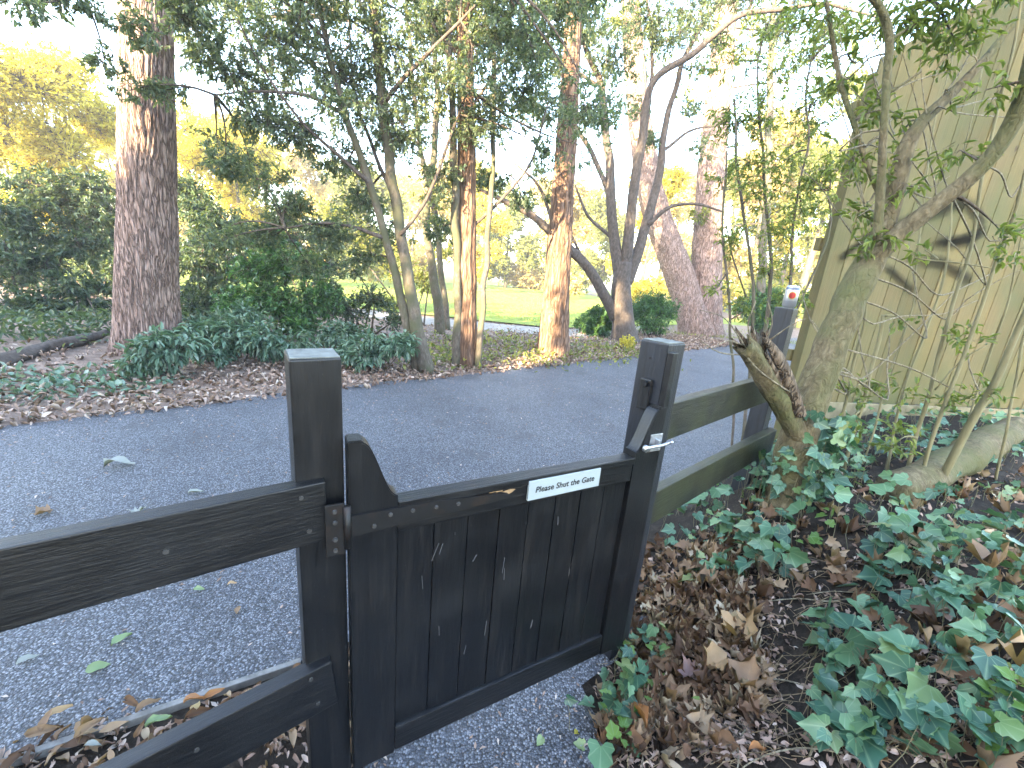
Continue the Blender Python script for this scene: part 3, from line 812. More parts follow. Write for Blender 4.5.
# ------------------------------------------------------------------ shed
SA = rad(10); sc0 = np.array([2.22, 3.19])
shed = thing('board_wall', (sc0[0], sc0[1], .45), 'tall weathered green board wall with sloping top and black sprayed graffiti', 'wall', rz=SA)
SW, EAVE, SLOPE = 3.4, 2.50, math.tan(rad(33)); 
def topz(x): return EAVE+SLOPE*(x if x < SW/2 else SW-x)
bm = bmesh.new()
bx = 0; k = 0
while bx < SW-.01:
    wd_ = min(.148+random.uniform(-.004, .004), SW-bx)
    y_ = random.uniform(0, .003); zb = .155+random.choice([0, 0, .012, -.01])
    x1_ = bx+wd_
    # feather-edged: one edge stands proud of the next board
    b = bmesh.new()
    vs = [b.verts.new(c) for c in ((bx+.001, y_-.007, zb), (x1_+.008 if x1_ < SW else x1_, y_-.002, zb), (x1_+.008 if x1_ < SW else x1_, y_+.012, zb), (bx+.001, y_+.012, zb))]
    vt = [b.verts.new((v.co.x, v.co.y, topz(min(v.co.x, SW)))) for v in vs]
    for a_ in range(4): b.faces.new([vs[a_], vs[(a_+1) % 4], vt[(a_+1) % 4], vt[a_]])
    b.faces.new(vs[::-1]); b.faces.new(vt)
    me = bpy.data.meshes.new('tmp'); b.to_mesh(me); b.free(); bm.from_mesh(me); bpy.data.meshes.remove(me)
    bx = x1_
bm_obj('board_face', bm, M_SHED, shed)
for xs in (.02, 1.15, 2.25, SW-.10):
    bm = bmesh.new(); bm_box(bm, xs, xs+.08, .0145, .095, -.6, topz(xs+.04)-.10, .003); bm_obj('post', bm, M_SHED, shed)
for zz in (.45, 1.3, 2.2):
    bm = bmesh.new(); bm_box(bm, .0, SW, .0965, .145, zz, zz+.09, .003); bm_obj('rear_rail', bm, M_SHED, shed)
bm = bmesh.new(); bm_box(bm, .02, SW, -.030, -.0145, .012, .152, .003); bm_obj('gravel_board', bm, plain('pale_gravel_board', (.20, .175, .105), .85, .25, .35, 9), shed)
bm = bmesh.new(); bm_box(bm, .03, SW-.03, -.012, .013, -.32, .010, .002); bm_obj('plinth', bm, plain('dark_shed_base', (.03, .028, .025), .9), shed)
# sprayed loops: soft-edged ribbons a millimetre or two off the boards
def shed_pt(px, py):
    n_ = np.array([-math.sin(SA), math.cos(SA)]); d = ray(px, py); k = (sc0@n_)/(d[:2]@n_)
    P = d*k+np.array([0, 0, HC]); r = P[:2]-sc0
    return (r[0]*math.cos(SA)+r[1]*math.sin(SA), P[2]-.45)
def ribbon(pxs, wpx):
    pts = np.array([shed_pt(*p) for p in pxs]); w_ = wpx*1.15/FPX*3.6
    Q, _ = resample(np.c_[pts[:, 0], pts[:, 1], pts[:, 0]*0], np.ones(len(pts)), .03)
    Q = Q[:, :2]; T = np.gradient(Q, axis=0); T /= np.linalg.norm(T, axis=1)[:, None]; Nn = np.c_[-T[:, 1], T[:, 0]]
    V, UV, n = [], [], len(Q)
    for i in range(n):
        for s in (-1, 0, 1):
            p = Q[i]+Nn[i]*w_*.5*s; V.append((p[0], 0, p[1])); UV.append((i/(n-1), .5+.5*s))
    F = [[i*3+j, i*3+3+j, i*3+4+j, i*3+1+j] for i in range(n-1) for j in (0, 1)]
    return np.array(V), np.array(F), np.array(UV)
gv, gf_, gu, off = [], [], [], 0
for li, (pxs, wpx) in enumerate((([(835, 262), (850, 250), (866, 236), (884, 222)], 9), ([(880, 228), (905, 222), (935, 212), (962, 204), (978, 222), (972, 238), (950, 243), (930, 242)], 14),
                   ([(915, 262), (935, 262), (955, 272), (972, 284)], 13), ([(882, 265), (897, 278), (914, 294)], 9), ([(930, 243), (955, 240), (985, 232)], 9))):
    a, b_, c_ = ribbon(pxs, wpx); a[:, 1] = -.0152-.0006*li
    gv.append(a); gf_.append(b_+off); gu.append(c_); off += len(a)
mesh_obj('graffiti', np.vstack(gv), np.vstack(gf_), M_SPRAY, shed, uv=np.vstack(gu))

# ------------------------------------------------------------------ trees
def poly(pts, Y):
    """survey polyline (px, py, width px) -> points and radii; Y may be a number or a (start,end) pair"""
    n = len(pts); Ys = np.linspace(Y[0], Y[1], n) if isinstance(Y, tuple) else np.full(n, Y)
    P, R_ = [], []
    for (px, py, w_), y in zip(pts, Ys):
        p = at(px, py, y); depth = (p-np.array([0, 0, HC]))@cF
        side = (p-np.array([0, 0, HC]))@cR
        P.append(p); R_.append(w_/FPX*depth*.5*depth/math.hypot(depth, side))
    return np.array(P), np.array(R_)
def settle(P, R_, drop=.25):
    """continue a stem down to just under the ground"""
    g = Hf(P[0, 0], P[0, 1])
    P = P.copy(); P[0, 2] = g-.05
    return P, R_
def leafy(name, lf, wd, mat, twmat, parent, origin):
    """leaves and the twigs that carry them, one mesh with two materials"""
    v, f, uv = lf; wv, wf = wd
    o = mesh_obj(name, np.vstack([v, wv]), np.vstack([f, wf+len(v)]), mat, parent, uv=np.vstack([uv, np.zeros((len(wv), 2))]), origin=origin)
    o.data.materials.append(twmat)
    idx = np.zeros(len(o.data.polygons), np.int32); idx[len(f):] = 1
    o.data.polygons.foreach_set('material_index', idx)
    return o
class Tree:
    def __init__(s, name, label, cat, base, group=None):
        s.base = np.array([base[0], base[1], Hf(base[0], base[1]) if len(base) < 3 else base[2]])
        s.root = thing(name, s.base, label, cat, group); s.skel = []
    def stem(s, nm, P, R_, mat, label=None, **kw):
        v, f = tube(P, R_, **kw); o = mesh_obj(nm, v, f, mat, s.root, True, origin=s.base)
        if label: o['label'] = label
        s.skel.append(resample(P, R_, .25)[0]); return o
    def crown(s, clumps, mat, twmat, ntw, nlf, L, W, name='crown', **kw):
        lf, wd = crown(np.vstack(s.skel), clumps, ntw, nlf, L, W, **kw)
        leafy(name, lf, wd, mat, twmat, s.root, s.base)
def cl(px, py, Y, rp, den=1.0, ry=None):
    """a clump of foliage about (px,py) at distance Y; rp = radius in px at that distance"""
    p = at(px, py, Y); depth = (p-np.array([0, 0, HC]))@cF
    r = rp/FPX*depth
    return (p, (r, ry if ry else r*.9, r*.75), den)

# 1  big redwood at the left
P, R_ = poly([(149, 350, 72), (148, 300, 67), (148, 200, 63), (147, 100, 60), (146, 0, 58), (144, -150, 54), (142, -330, 46)], 5.19)
P, R_ = settle(P, R_)
t1 = Tree('redwood_tree', 'huge straight reddish trunk of a redwood standing alone at the left verge', 'tree', P[0, :2])
t1.stem('trunk', P, R_, M_REDBARK, sides=150, step=.028, rough=.02, ridges=36, ridge_amp=.075, flare=.14)
t1.crown([((P[-1, 0]+a, P[-1, 1]+b, P[-1, 2]-c), (1.3, 1.3, .7), 1) for a, b, c in ((-1, 0, .2), (1, .4, 0), (0, 1.1, .4), (.3, -1, -.3), (0, 0, -1))], L_OAK, M_TWIG, 60, 14, .10, .035)

# 2  slender evergreen with two leaning stems
P, R_ = poly([(428, 372, 14), (412, 300, 12), (395, 200, 11), (382, 100, 10), (374, 0, 9), (368, -120, 7), (362, -260, 5)], (5.43, 5.3))
P, R_ = settle(P, R_)
t2 = Tree('evergreen_tree', 'slender dark evergreen with two leaning stems at the road edge behind the gate', 'tree', P[0, :2])
t2.stem('trunk', P, R_, M_GREYBARK, sides=14, step=.06, rough=.05, flare=.25, wander=.03)
P, R_ = poly([(418, 369, 10), (402, 300, 9), (385, 238, 8), (368, 180, 8), (345, 112, 7), (326, 40, 6), (308, -60, 5), (290, -180, 3)], (5.5, 4.9))
P, R_ = settle(P, R_)
t2.stem('trunk', P, R_, M_GREYBARK, sides=12, step=.06, rough=.05, flare=.25, wander=.03)
for pts, Y in (([(369, 182, 5), (335, 150, 4), (300, 118, 3), (262, 70, 2.5), (235, 20, 2)], (5.1, 4.4)), ([(346, 115, 5), (310, 95, 4), (262, 90, 3), (215, 95, 2)], (4.95, 4.6)),
               ([(385, 238, 5), (355, 226, 3.5), (322, 222, 3), (285, 228, 2)], (5.3, 5.0)), ([(394, 195, 5), (372, 150, 4), (355, 90, 3), (350, 20, 2)], (5.35, 5.8)),
               ([(383, 105, 5), (420, 60, 4), (460, 20, 3), (500, -20, 2)], (5.3, 4.9)), ([(326, 40, 4), (270, -10, 3.5), (180, -25, 3), (80, -10, 2)], (4.95, 4.0)),
               ([(400, 235, 4), (430, 190, 3.5), (450, 140, 3), (470, 90, 2)], (5.3, 5.6))):
    P, R_ = poly(pts, Y); t2.stem('branch', P, R_, M_DARKBARK, sides=7, step=.1, wander=.05)
c2 = [cl(*q) for q in ((220, 60, 4.7, 42), (285, 45, 4.8, 50), (255, 120, 4.8, 36, .8), (300, 135, 5.0, 36), (225, 165, 4.9, 26, .6), (340, 70, 5.2, 50), (345, 165, 5.3, 36, .8), (290, 205, 5.2, 30, .8),
                       (265, 235, 5.3, 20, .5), (330, 232, 5.3, 34, .9), (390, 45, 5.2, 50), (400, 140, 5.6, 40, .8), (370, 255, 5.6, 28, .6), (440, 80, 5.4, 42, .8), (440, 180, 5.7, 34, .6), (500, 20, 5.0, 46),
                       (520, 90, 5.4, 36, .6), (300, -20, 4.6, 60), (400, -40, 5.0, 60), (190, 10, 4.4, 40), (480, -50, 5, 60), (365, 200, 5.4, 26, .6), (310, 265, 5.6, 24, .4),
                       (80, 5, 4.0, 30, .25), (40, -8, 3.9, 36, .3), (105, 62, 4.2, 22, .2), (140, 30, 4.2, 34, .35), (130, 90, 4.3, 20, .15), (545, 150, 5.7, 26, .35), (470, 130, 5.6, 30, .5), (20, 5, 3.6, 26, .15), (165, 90, 4.5, 22, .3))]
random.seed(31)
for _ in range(46):
    qx = random.uniform(185, 600); qy = random.uniform(-40, 150 if qx > 330 else 130)
    c2.append(cl(qx, qy, random.uniform(4.5, 6.6), random.uniform(34, 56), random.uniform(.25, .6)))
for _ in range(16):
    c2.append(cl(random.uniform(200, 420), random.uniform(130, 260), random.uniform(4.8, 6.2), random.uniform(20, 36), random.uniform(.15, .4)))
t2.crown(c2, L_OAK, M_TWIG, 120, 13, .052, .024, droop=.35, upb=.55, tw_r=.0028)

# 3  brown trunk with a slim companion stem
P, R_ = poly([(467, 366, 22), (467, 300, 20), (467, 200, 19), (466, 100, 18), (464, 0, 16), (462, -140, 13)], (6.0, 6.0))
P, R_ = settle(P, R_)
t3 = Tree('slender_redwood', 'reddish brown straight trunk with slim companion stems left of the sunlit trunk', 'tree', P[0, :2])
t3.stem('trunk', P, R_, M_REDBARK2, sides=60, step=.04, rough=.05, ridges=11, ridge_amp=.12, flare=.2)
P, R_ = poly([(477, 364, 7), (482, 310, 6), (487, 250, 6), (493, 160, 5), (493, 60, 5), (488, -60, 4)], (5.9, 6.1)); P, R_ = settle(P, R_)
t3.stem('side_stem', P, R_, M_GREYBARK, sides=10, step=.07, rough=.06, wander=.05)
P, R_ = poly([(456, 366, 9), (457, 300, 8), (455, 200, 8), (452, 100, 7), (447, 0, 6), (440, -120, 4)], (5.9, 5.8)); P, R_ = settle(P, R_)
t3.stem('side_stem', P, R_, M_GREYBARK, sides=10, step=.07, rough=.06, wander=.05)
for pts in ([(465, 120, 4), (490, 80, 3), (520, 30, 2.5), (540, -20, 2)], [(467, 230, 4), (500, 200, 3), (530, 160, 2.5), (548, 100, 1.6)], [(466, 60, 4), (430, 20, 3), (400, -30, 2)]):
    P, R_ = poly(pts, (6.0, 6.3)); t3.stem('branch', P, R_, M_DARKBARK, sides=7, step=.12, wander=.06)
t3.crown([cl(*q) for q in ((470, 40, 6.4, 50, .9), (530, 40, 6.4, 46, .9), (500, 110, 6.6, 40, .7), (545, 110, 6.8, 30, .5), (440, 20, 6.3, 46, .8), (560, 10, 6.2, 46, .8), (490, 180, 6.7, 26, .4), (520, 200, 6.8, 22, .3),
                           (480, -40, 6.2, 60, .8), (580, -30, 6.2, 60, .8), (440, 230, 6.6, 22, .35))], L_OAK, M_TWIG, 150, 14, .060, .028, droop=.3, upb=.55, tw_r=.003)

# 4  sunlit leaning trunk
P, R_ = poly([(553, 355, 30), (556, 300, 27), (561, 220, 24), (567, 130, 21), (572, 50, 18), (576, -40, 15), (581, -150, 10)], 7.54); P, R_ = settle(P, R_)
t4 = Tree('sunlit_redwood', 'warm sunlit ridged trunk leaning slightly right in the middle of the wood edge', 'tree', P[0, :2])
t4.stem('trunk', P, R_, M_REDBARK2, sides=72, step=.04, rough=.04, ridges=13, ridge_amp=.12, flare=.22)
t4.crown([cl(*q) for q in ((560, -20, 7.5, 50), (610, -40, 7.8, 50), (590, 20, 7.6, 30, .5), (545, 60, 7.4, 22, .35))], L_OAK, M_TWIG, 80, 12, .07, .034, tw_r=.003)

# 5  many-limbed dark tree
P, R_ = poly([(625, 346, 24), (623, 318, 21), (621, 290, 20), (624, 262, 17)], 10.1); P, R_ = settle(P, R_)
t5 = Tree('branching_tree', 'dark smooth tree dividing low into many upright limbs and one long low bough', 'tree', P[0, :2])
t5.stem('trunk', P, R_, M_DARKBARK, sides=18, step=.08, rough=.06, flare=.3)
for pts, Y in (([(616, 318, 13), (602, 292, 11), (584, 264, 10), (556, 238, 9), (530, 214, 7), (505, 200, 5), (480, 190, 3)], (10.1, 9.2)),
               ([(622, 292, 14), (614, 240, 11), (611, 190, 10), (608, 130, 8), (600, 85, 7), (586, 40, 5), (575, -10, 4)], (10.1, 10.0)),
               ([(624, 275, 13), (630, 220, 11), (638, 165, 10), (648, 110, 8), (657, 78, 7), (690, 56, 7), (722, 30, 6.5), (745, 16, 6), (790, 9, 5), (835, 6, 4), (880, 20, 2)], (10.1, 8.6)),
               ([(626, 282, 13), (643, 235, 11), (655, 195, 9), (664, 150, 8), (672, 100, 6), (690, 50, 5), (720, 0, 4)], (10.1, 10.4)),
               ([(612, 200, 6), (590, 150, 5), (570, 110, 4), (560, 60, 3)], (10.1, 10)), ([(640, 155, 5), (650, 90, 4), (652, 30, 3), (640, -30, 2)], (10.1, 9.8)),
               ([(648, 225, 5), (672, 205, 4), (700, 204, 3), (725, 212, 2)], (10.1, 9.8)), ([(600, 290, 4), (575, 245, 3), (560, 200, 2.5), (565, 160, 2)], (10, 9.7)),
               ([(664, 150, 4), (690, 130, 3), (720, 125, 2)], (10.3, 10.3)), ([(556, 238, 4), (540, 190, 3), (515, 165, 2)], (9.5, 9.3)), ([(600, 85, 4), (560, 60, 3), (520, 50, 2)], (10, 9.6)),
               ([(614, 240, 4), (590, 215, 3), (575, 185, 2)], (10.1, 10.1)), ([(745, 16, 4), (760, -20, 3), (790, -50, 2)], (9.3, 9))):
    P, R_ = poly(pts, Y); t5.stem('branch', P, R_, M_DARKBARK, sides=9, step=.12, rough=.05, wander=.12)
t5.crown([cl(*q) for q in ((590, 30, 9.8, 34, .8), (640, 20, 9.8, 36, .9), (690, 15, 10, 34, .8), (620, 70, 9.9, 26, .5), (560, 70, 9.7, 24, .5), (700, 70, 10.3, 22, .4), (740, -10, 9.2, 36, .7), (800, -10, 8.9, 30, .6), (660, -30, 9.6, 44, .8),
                           (600, -30, 9.8, 44, .8), (585, 120, 10, 18, .35), (690, 110, 10.3, 16, .25), (540, 170, 9.4, 18, .3), (720, 40, 9.4, 18, .35), (640, 110, 10, 16, .25), (570, 20, 9.6, 36, .9), (610, 50, 9.6, 34, .9), (670, 40, 9.8, 34, .8), (720, -20, 9.8, 40, .9), (530, 110, 9.4, 26, .6), (555, 195, 9.5, 22, .4), (650, 140, 10.2, 16, .3), (700, 150, 10.2, 20, .3), (780, 30, 9.4, 30, .7), (830, 30, 9, 30, .6))],
         L_OAK, M_TWIG, 110, 12, .075, .034, tw_r=.0035)

# 6  twin redwood trunks
P, R_ = poly([(698, 334, 34), (684, 290, 31), (668, 245, 29), (654, 205, 27), (642, 140, 24), (634, 60, 21), (628, -40, 17), (622, -140, 13)], 13.4); P, R_ = settle(P, R_)
t6 = Tree('twin_redwood', 'pair of large redwood trunks joined at the base, forming a wide V', 'tree', P[0, :2])
t6.stem('trunk', P, R_, M_REDBARK, sides=64, step=.06, rough=.05, ridges=13, ridge_amp=.10, flare=.22, label='left trunk leaning away to the left')
P, R_ = poly([(705, 336, 34), (706, 290, 32), (708, 230, 31), (713, 150, 28), (721, 70, 25), (729, -20, 22), (738, -130, 17)], 13.6); P, R_ = settle(P, R_)
t6.stem('trunk', P, R_, M_REDBARK, sides=64, step=.06, rough=.05, ridges=13, ridge_amp=.10, flare=.25, label='right trunk standing nearly upright')
t6.crown([cl(*q) for q in ((640, -30, 13.4, 40), (740, -30, 13.4, 40), (690, -60, 13.4, 50), (700, 215, 13.2, 14, .3), (655, 30, 13.2, 18, .4), (735, 60, 13.5, 18, .4), (650, 60, 13.6, 30, .5), (700, 20, 13, 34, .6), (760, 30, 13.5, 36, .6), (800, 60, 14, 36, .6), (845, 90, 14, 36, .6), (690, 100, 13.8, 24, .35), (770, 110, 14, 34, .5), (820, 150, 14, 34, .5), (620, 20, 13.2, 30, .5), (860, 30, 14, 40, .7), (745, 190, 14, 24, .3), (800, 220, 14, 30, .4))], L_LITE, M_TWIG, 70, 12, .12, .045)

# 7  slim trees between the evergreen and the brown trunk
for pts, Y, lab in (([(440, 330, 10), (434, 280, 9), (427, 225, 8), (432, 170, 7), (436, 100, 6), (430, 0, 5), (425, -90, 3)], (8.6, 8.6), 'thin sunlit crooked tree just left of the reddish brown trunk'),
                    ([(447, 325, 7), (441, 270, 6), (436, 215, 6), (420, 150, 5), (410, 60, 4), (405, -60, 3)], (9.4, 9.4), 'thin tree half hidden behind the crooked sunlit stem'),
                    ([(764, 330, 10), (762, 260, 9), (768, 180, 8), (770, 90, 7), (776, -20, 5)], (11.8, 11.8), 'thin bare tree right of the twin redwood trunks')):
    P, R_ = poly(pts, Y); P, R_ = settle(P, R_)
    tt = Tree('slender_tree', lab, 'tree', P[0, :2])
    tt.stem('trunk', P, R_, M_GREYBARK, sides=12, step=.1, rough=.06, flare=.2, wander=.08)
    q = at(pts[3][0], pts[3][1]-60, Y[0]); q2 = at(pts[2][0]+10, pts[2][1]-20, Y[0]+.4)
    tt.crown([(q, (.8, .8, .8), 1), (q2, (.6, .6, .5), .5), (q+np.array([.3, 0, 1.2]), (.9, .9, .8), 1)], L_LITE, M_TWIG, 70, 10, .075, .035)

# near elder on the bank
et = Tree('elder_tree', 'mossy forked tree on the ivy bank beside the board wall with a broken limb', 'tree', (1.36, 1.74, .36))
EY = 1.80
P, R_ = poly([(772, 560, 50), (786, 490, 42), (797, 440, 38), (812, 395, 36), (832, 345, 36), (853, 297, 35), (876, 250, 33)], (1.74, 1.86))
et.stem('trunk', P, R_, M_MOSSBARK, sides=40, step=.015, rough=.10, flare=.12, wander=.01)
for pts, Y, sd_ in (([(868, 262, 27), (886, 222, 24), (900, 172, 22), (908, 145, 20), (925, 120, 16), (957, 88, 13), (992, 50, 11), (1030, 8, 9), (1080, -40, 6)], (1.86, 1.95), 16),
                    ([(866, 264, 30), (896, 236, 25), (934, 206, 22), (968, 180, 22), (1000, 146, 22), (1022, 105, 25), (1034, 50, 24), (1040, -30, 20), (1045, -120, 16)], (1.86, 1.55), 18),
                    ([(878, 240, 11), (881, 190, 10), (884, 130, 9), (888, 75, 9.5), (889, 35, 10), (882, 12, 9.5), (868, -4, 8), (840, -14, 6)], (1.80, 1.74), 12),
                    ([(880, 198, 5), (862, 150, 6), (845, 95, 6), (836, 60, 5.5), (828, 20, 5), (822, -30, 4)], (1.95, 2.05), 10),
                    ([(884, 95, 4), (905, 82, 3.5), (922, 70, 3)], (1.80, 1.78), 8), ([(889, 40, 4), (920, 20, 3), (960, -8, 2)], (1.80, 1.9), 8)):
    P, R_ = poly(pts, Y); et.stem('branch', P, R_, M_MOSSBARK, sides=sd_, step=.03, rough=.06, wander=.012)
P, R_ = poly([(806, 455, 18), (795, 428, 24), (782, 404, 26), (768, 380, 26), (753, 357, 25), (745, 346, 23)], (1.77, 1.66))
et.stem('broken_limb', P, R_, M_MOSSBARK, 'short snapped limb with jagged rotten end', sides=30, step=.012, rough=.14, jag=.06, wander=.01)
for pts in ([(800, 415, 13), (790, 385, 14), (777, 357, 12), (763, 336, 5)], [(786, 398, 8), (774, 372, 9), (765, 352, 3)], [(752, 356, 9), (744, 342, 8), (736, 329, 2)], [(757, 358, 9), (754, 342, 7), (752, 326, 2)],
            [(762, 360, 9), (764, 345, 7), (768, 330, 2)], [(747, 352, 7), (738, 345, 5), (731, 338, 1.5)], [(795, 410, 6), (783, 375, 6), (770, 352, 2)]):
    P, R_ = poly(pts, (1.70, 1.64)); et.stem('rotten_splinter', P, R_, M_ROTWOOD, sides=9, step=.012, rough=.35, jag=.03)
for pts in ([(790, 392, 2), (760, 370, 1.6), (748, 358, 1.6)], [(748, 352, 2.4), (735, 330, 2), (722, 316, 1.2), (700, 310, .8)], [(755, 348, 2.2), (748, 325, 1.8), (756, 300, 1)], [(765, 345, 2), (772, 322, 1.6), (768, 300, .8)],
            [(750, 355, 2), (720, 352, 1.5), (700, 340, .8)], [(770, 340, 2), (790, 325, 1.4), (806, 318, .8)], [(745, 346, 2), (728, 340, 1.4), (712, 348, .8)]):
    P, R_ = poly(pts, (1.66, 1.6)); et.stem('dead_twig', P, R_, M_PALETWIG, sides=5, step=.03, wander=.012)
et.crown([cl(*q) for q in ((900, 25, 1.9, 45, 1.0), (955, 40, 1.9, 42, .9), (940, 10, 1.85, 55, 1.0), (880, 110, 1.95, 34, .5), (900, 180, 1.85, 36, .5), (850, 160, 2.0, 38, .6), (840, 80, 2.05, 40, .7), (960, 150, 1.8, 34, .3),
                           (820, 20, 2.05, 44, .7), (875, 240, 1.8, 26, .4), (985, 90, 1.7, 30, .3), (900, -30, 1.9, 60, .8), (990, -10, 1.8, 50, .7), (860, 215, 1.9, 24, .4), (1000, 230, 1.75, 30, .25))],
         L_SAP, M_TWIG, 34, 5, .044, .013, tpl=LONG_T, droop=.12, upb=.7, tw_r=.0012)

# bare criss-crossing shoots in front of the board wall
random.seed(17)
for _ in range(34):
    x_ = random.uniform(840, 1010); y_ = random.uniform(60, 400); a = random.choice([random.uniform(-2.0, -1.0), random.uniform(-1.0, .2), random.uniform(-2.4, -1.6)]); l = random.uniform(50, 150)
    pts = [(x_+l*math.cos(a)*t_+random.uniform(-5, 5), y_+l*math.sin(a)*t_+random.uniform(-5, 5), w_) for t_, w_ in ((0, 2.2), (.35, 1.8), (.7, 1.4), (1, .8))]
    P, R_ = poly(pts, (random.uniform(1.8, 2.1), random.uniform(1.8, 2.3)))
    # grow from the nearest limb
    sk_ = np.vstack(et.skel[:7]); n0 = sk_[np.argmin(np.linalg.norm(sk_-P[0], axis=1))]
    P = np.vstack([n0, (n0+P[0])/2+np.array([0, 0, .03]), P]); R_ = np.concatenate([[R_[0]*1.3, R_[0]*1.1], R_])
    et.stem('shoot', P, R_, M_PALETWIG, sides=5, step=.05, wander=.012)

# sapling just behind the fence, long narrow leaves
sp = Tree('sapling', 'thin many stemmed sapling with narrow leaves behind the right fence rails', 'tree', (1.72, 3.02))
for pts, Y in (([(756, 400, 4), (752, 330, 4), (748, 250, 3.5), (737, 160, 3), (735, 100, 2)], (3.0, 3.1)), ([(766, 400, 4.5), (765, 320, 4.5), (770, 240, 4), (762, 150, 3), (758, 60, 2)], (3.05, 3.2)),
               ([(776, 400, 4), (784, 320, 3.5), (793, 240, 3), (806, 150, 2.5), (812, 60, 2)], (3.05, 3.0)), ([(752, 400, 3), (730, 320, 3), (722, 240, 2.5), (728, 150, 2)], (2.95, 2.9)),
               ([(768, 395, 3), (788, 330, 2.6), (828, 235, 2.5), (830, 190, 2)], (3.0, 2.9)), ([(748, 300, 2), (735, 262, 1.8), (728, 225, 1.4)], (3.0, 2.9))):
    P, R_ = poly(pts, Y)
    if pts[0][1] > 390: P, R_ = settle(P, R_)
    sp.stem('stem', P, R_, M_GREYBARK, sides=8, step=.06, rough=.05, wander=.04)
sp.crown([cl(*q) for q in ((745, 120, 3.1, 36, .8), (775, 80, 3.1, 38, .8), (805, 130, 3.1, 36, .8), (760, 190, 3.0, 38, .9), (800, 210, 3.0, 36, .8), (735, 240, 2.9, 30, .6), (770, 265, 3.0, 34, .7), (810, 60, 3.0, 40, .7), (720, 180, 2.95, 24, .4),
                           (790, 300, 2.9, 24, .5), (745, 310, 2.9, 24, .4), (735, 60, 3.1, 36, .5), (830, 170, 2.9, 26, .5), (770, 20, 3.1, 40, .6), (715, 290, 2.8, 18, .25), (785, 160, 3.05, 36, .9), (750, 160, 3.05, 34, .8), (820, 100, 3.0, 34, .9), (815, 190, 2.95, 30, .8), (760, 120, 3.1, 34, .8), (840, 30, 3.0, 36, .7), (730, 110, 3.1, 30, .5), (780, 235, 3.0, 30, .7))],
         L_SAP, M_TWIG, 42, 9, .034, .010, tpl=LONG_T, droop=.3, upb=.5, tw_r=.0014)

# canes on the bank
cs = thing('cane_shrub', (2.0, 2.1, Hf(2.0, 2.1)), 'clump of long pale arching canes with sparse leaves before the board wall', 'shrub')
cb = np.array(cs.location)
csk = []
for pts, Y in (([(905, 478, 5), (925, 410, 5), (945, 335, 4.6), (968, 250, 4.2), (990, 150, 4), (1014, 40, 3.6), (1030, -40, 3)], (1.95, 1.9)),
               ([(925, 470, 5), (950, 390, 5), (978, 320, 4.6), (1005, 235, 4.5), (1036, 140, 4)], (1.9, 1.75)),
               ([(945, 470, 10), (972, 420, 10), (998, 375, 9), (1022, 325, 8.5), (1050, 260, 7)], (1.9, 1.7)),
               ([(888, 470, 3.4), (902, 400, 3.2), (930, 320, 3), (950, 240, 2.6), (955, 190, 2), (985, 60, 2)], (2.05, 2.2)),
               ([(855, 440, 4.4), (868, 380, 4.6), (880, 340, 4.8), (885, 316, 4.4)], (2.0, 2.0)), ([(842, 440, 4), (852, 370, 3.6), (866, 320, 3), (868, 290, 2)], (2.05, 2.05)),
               ([(1010, 450, 4), (1018, 380, 3.8), (1032, 300, 3.5)], (2.1, 2.1)), ([(935, 390, 2.4), (960, 360, 2.2), (985, 345, 1.8)], (1.9, 1.8)),
               ([(870, 440, 2.4), (905, 330, 2.4), (918, 250, 2.2), (930, 150, 2), (955, 40, 1.6)], (2.15, 2.3)), ([(915, 258, 2), (960, 262, 2), (1000, 268, 1.2)], (1.9, 1.85)),
               ([(950, 470, 3), (990, 360, 3), (1010, 290, 2.6), (1028, 220, 2)], (2.1, 2.0))):
    P, R_ = poly(pts, Y)
    if pts[0][1] >= 440: P, R_ = settle(P, R_)
    v_, f_ = tube(P, R_, 8, .05, rough=.04, wander=.02); mesh_obj('cane', v_, f_, M_CANE, cs, True, origin=cb)
    csk.append(resample(P, R_, .15)[0])
lf_, wd2 = crown(np.vstack(csk), [cl(*q) for q in ((965, 335, 1.9, 26, .8), (945, 400, 1.9, 22, .8), (890, 390, 2.0, 30, .9), (1005, 250, 1.75, 26, .5), (850, 390, 2.0, 26, .7), (925, 250, 2, 26, .4), (905, 320, 2, 20, .3), (985, 390, 1.85, 24, .6), (840, 430, 1.95, 24, .9), (900, 440, 1.85, 28, 1.0))],
                 16, 5, .042, .017, tw_r=.0011, droop=.1, upb=.75)
leafy('foliage', lf_, wd2, L_SAP, M_CANE, cs, cb)

# fallen trunk on the bank and the reddish vine across it
g = [(1.80, 1.74), (2.3, 2.03), (2.8, 2.32), (3.4, 2.68)]
v_, f_ = tube([(a, b_, Hf(a, b_)+.05+.05*(a-1.8)) for a, b_ in g], [.072, .085, .088, .08], 22, .03, rough=.08, wander=.03, jag=.02)
o = mesh_obj('fallen_branch', v_, f_, M_MOSSBARK, None, True); tag(o, 'mossy fallen branch lying across the ivy bank below the board wall', 'log')
vp = [gnd(805, 512, .47), gnd(840, 498, .50), gnd(880, 484, .56), gnd(905, 470, .62), gnd(935, 462, .64)]
v_, f_ = tube(vp, [.006, .009, .010, .008, .006], 8, .02, rough=.12, wander=.015)
tag(mesh_obj('dead_vine', v_, f_, plain('reddish_bark', (.13, .07, .045), .9, .2, .4, 40), None, True), 'thin reddish vine stem lying over the end of the fallen branch', 'vine')

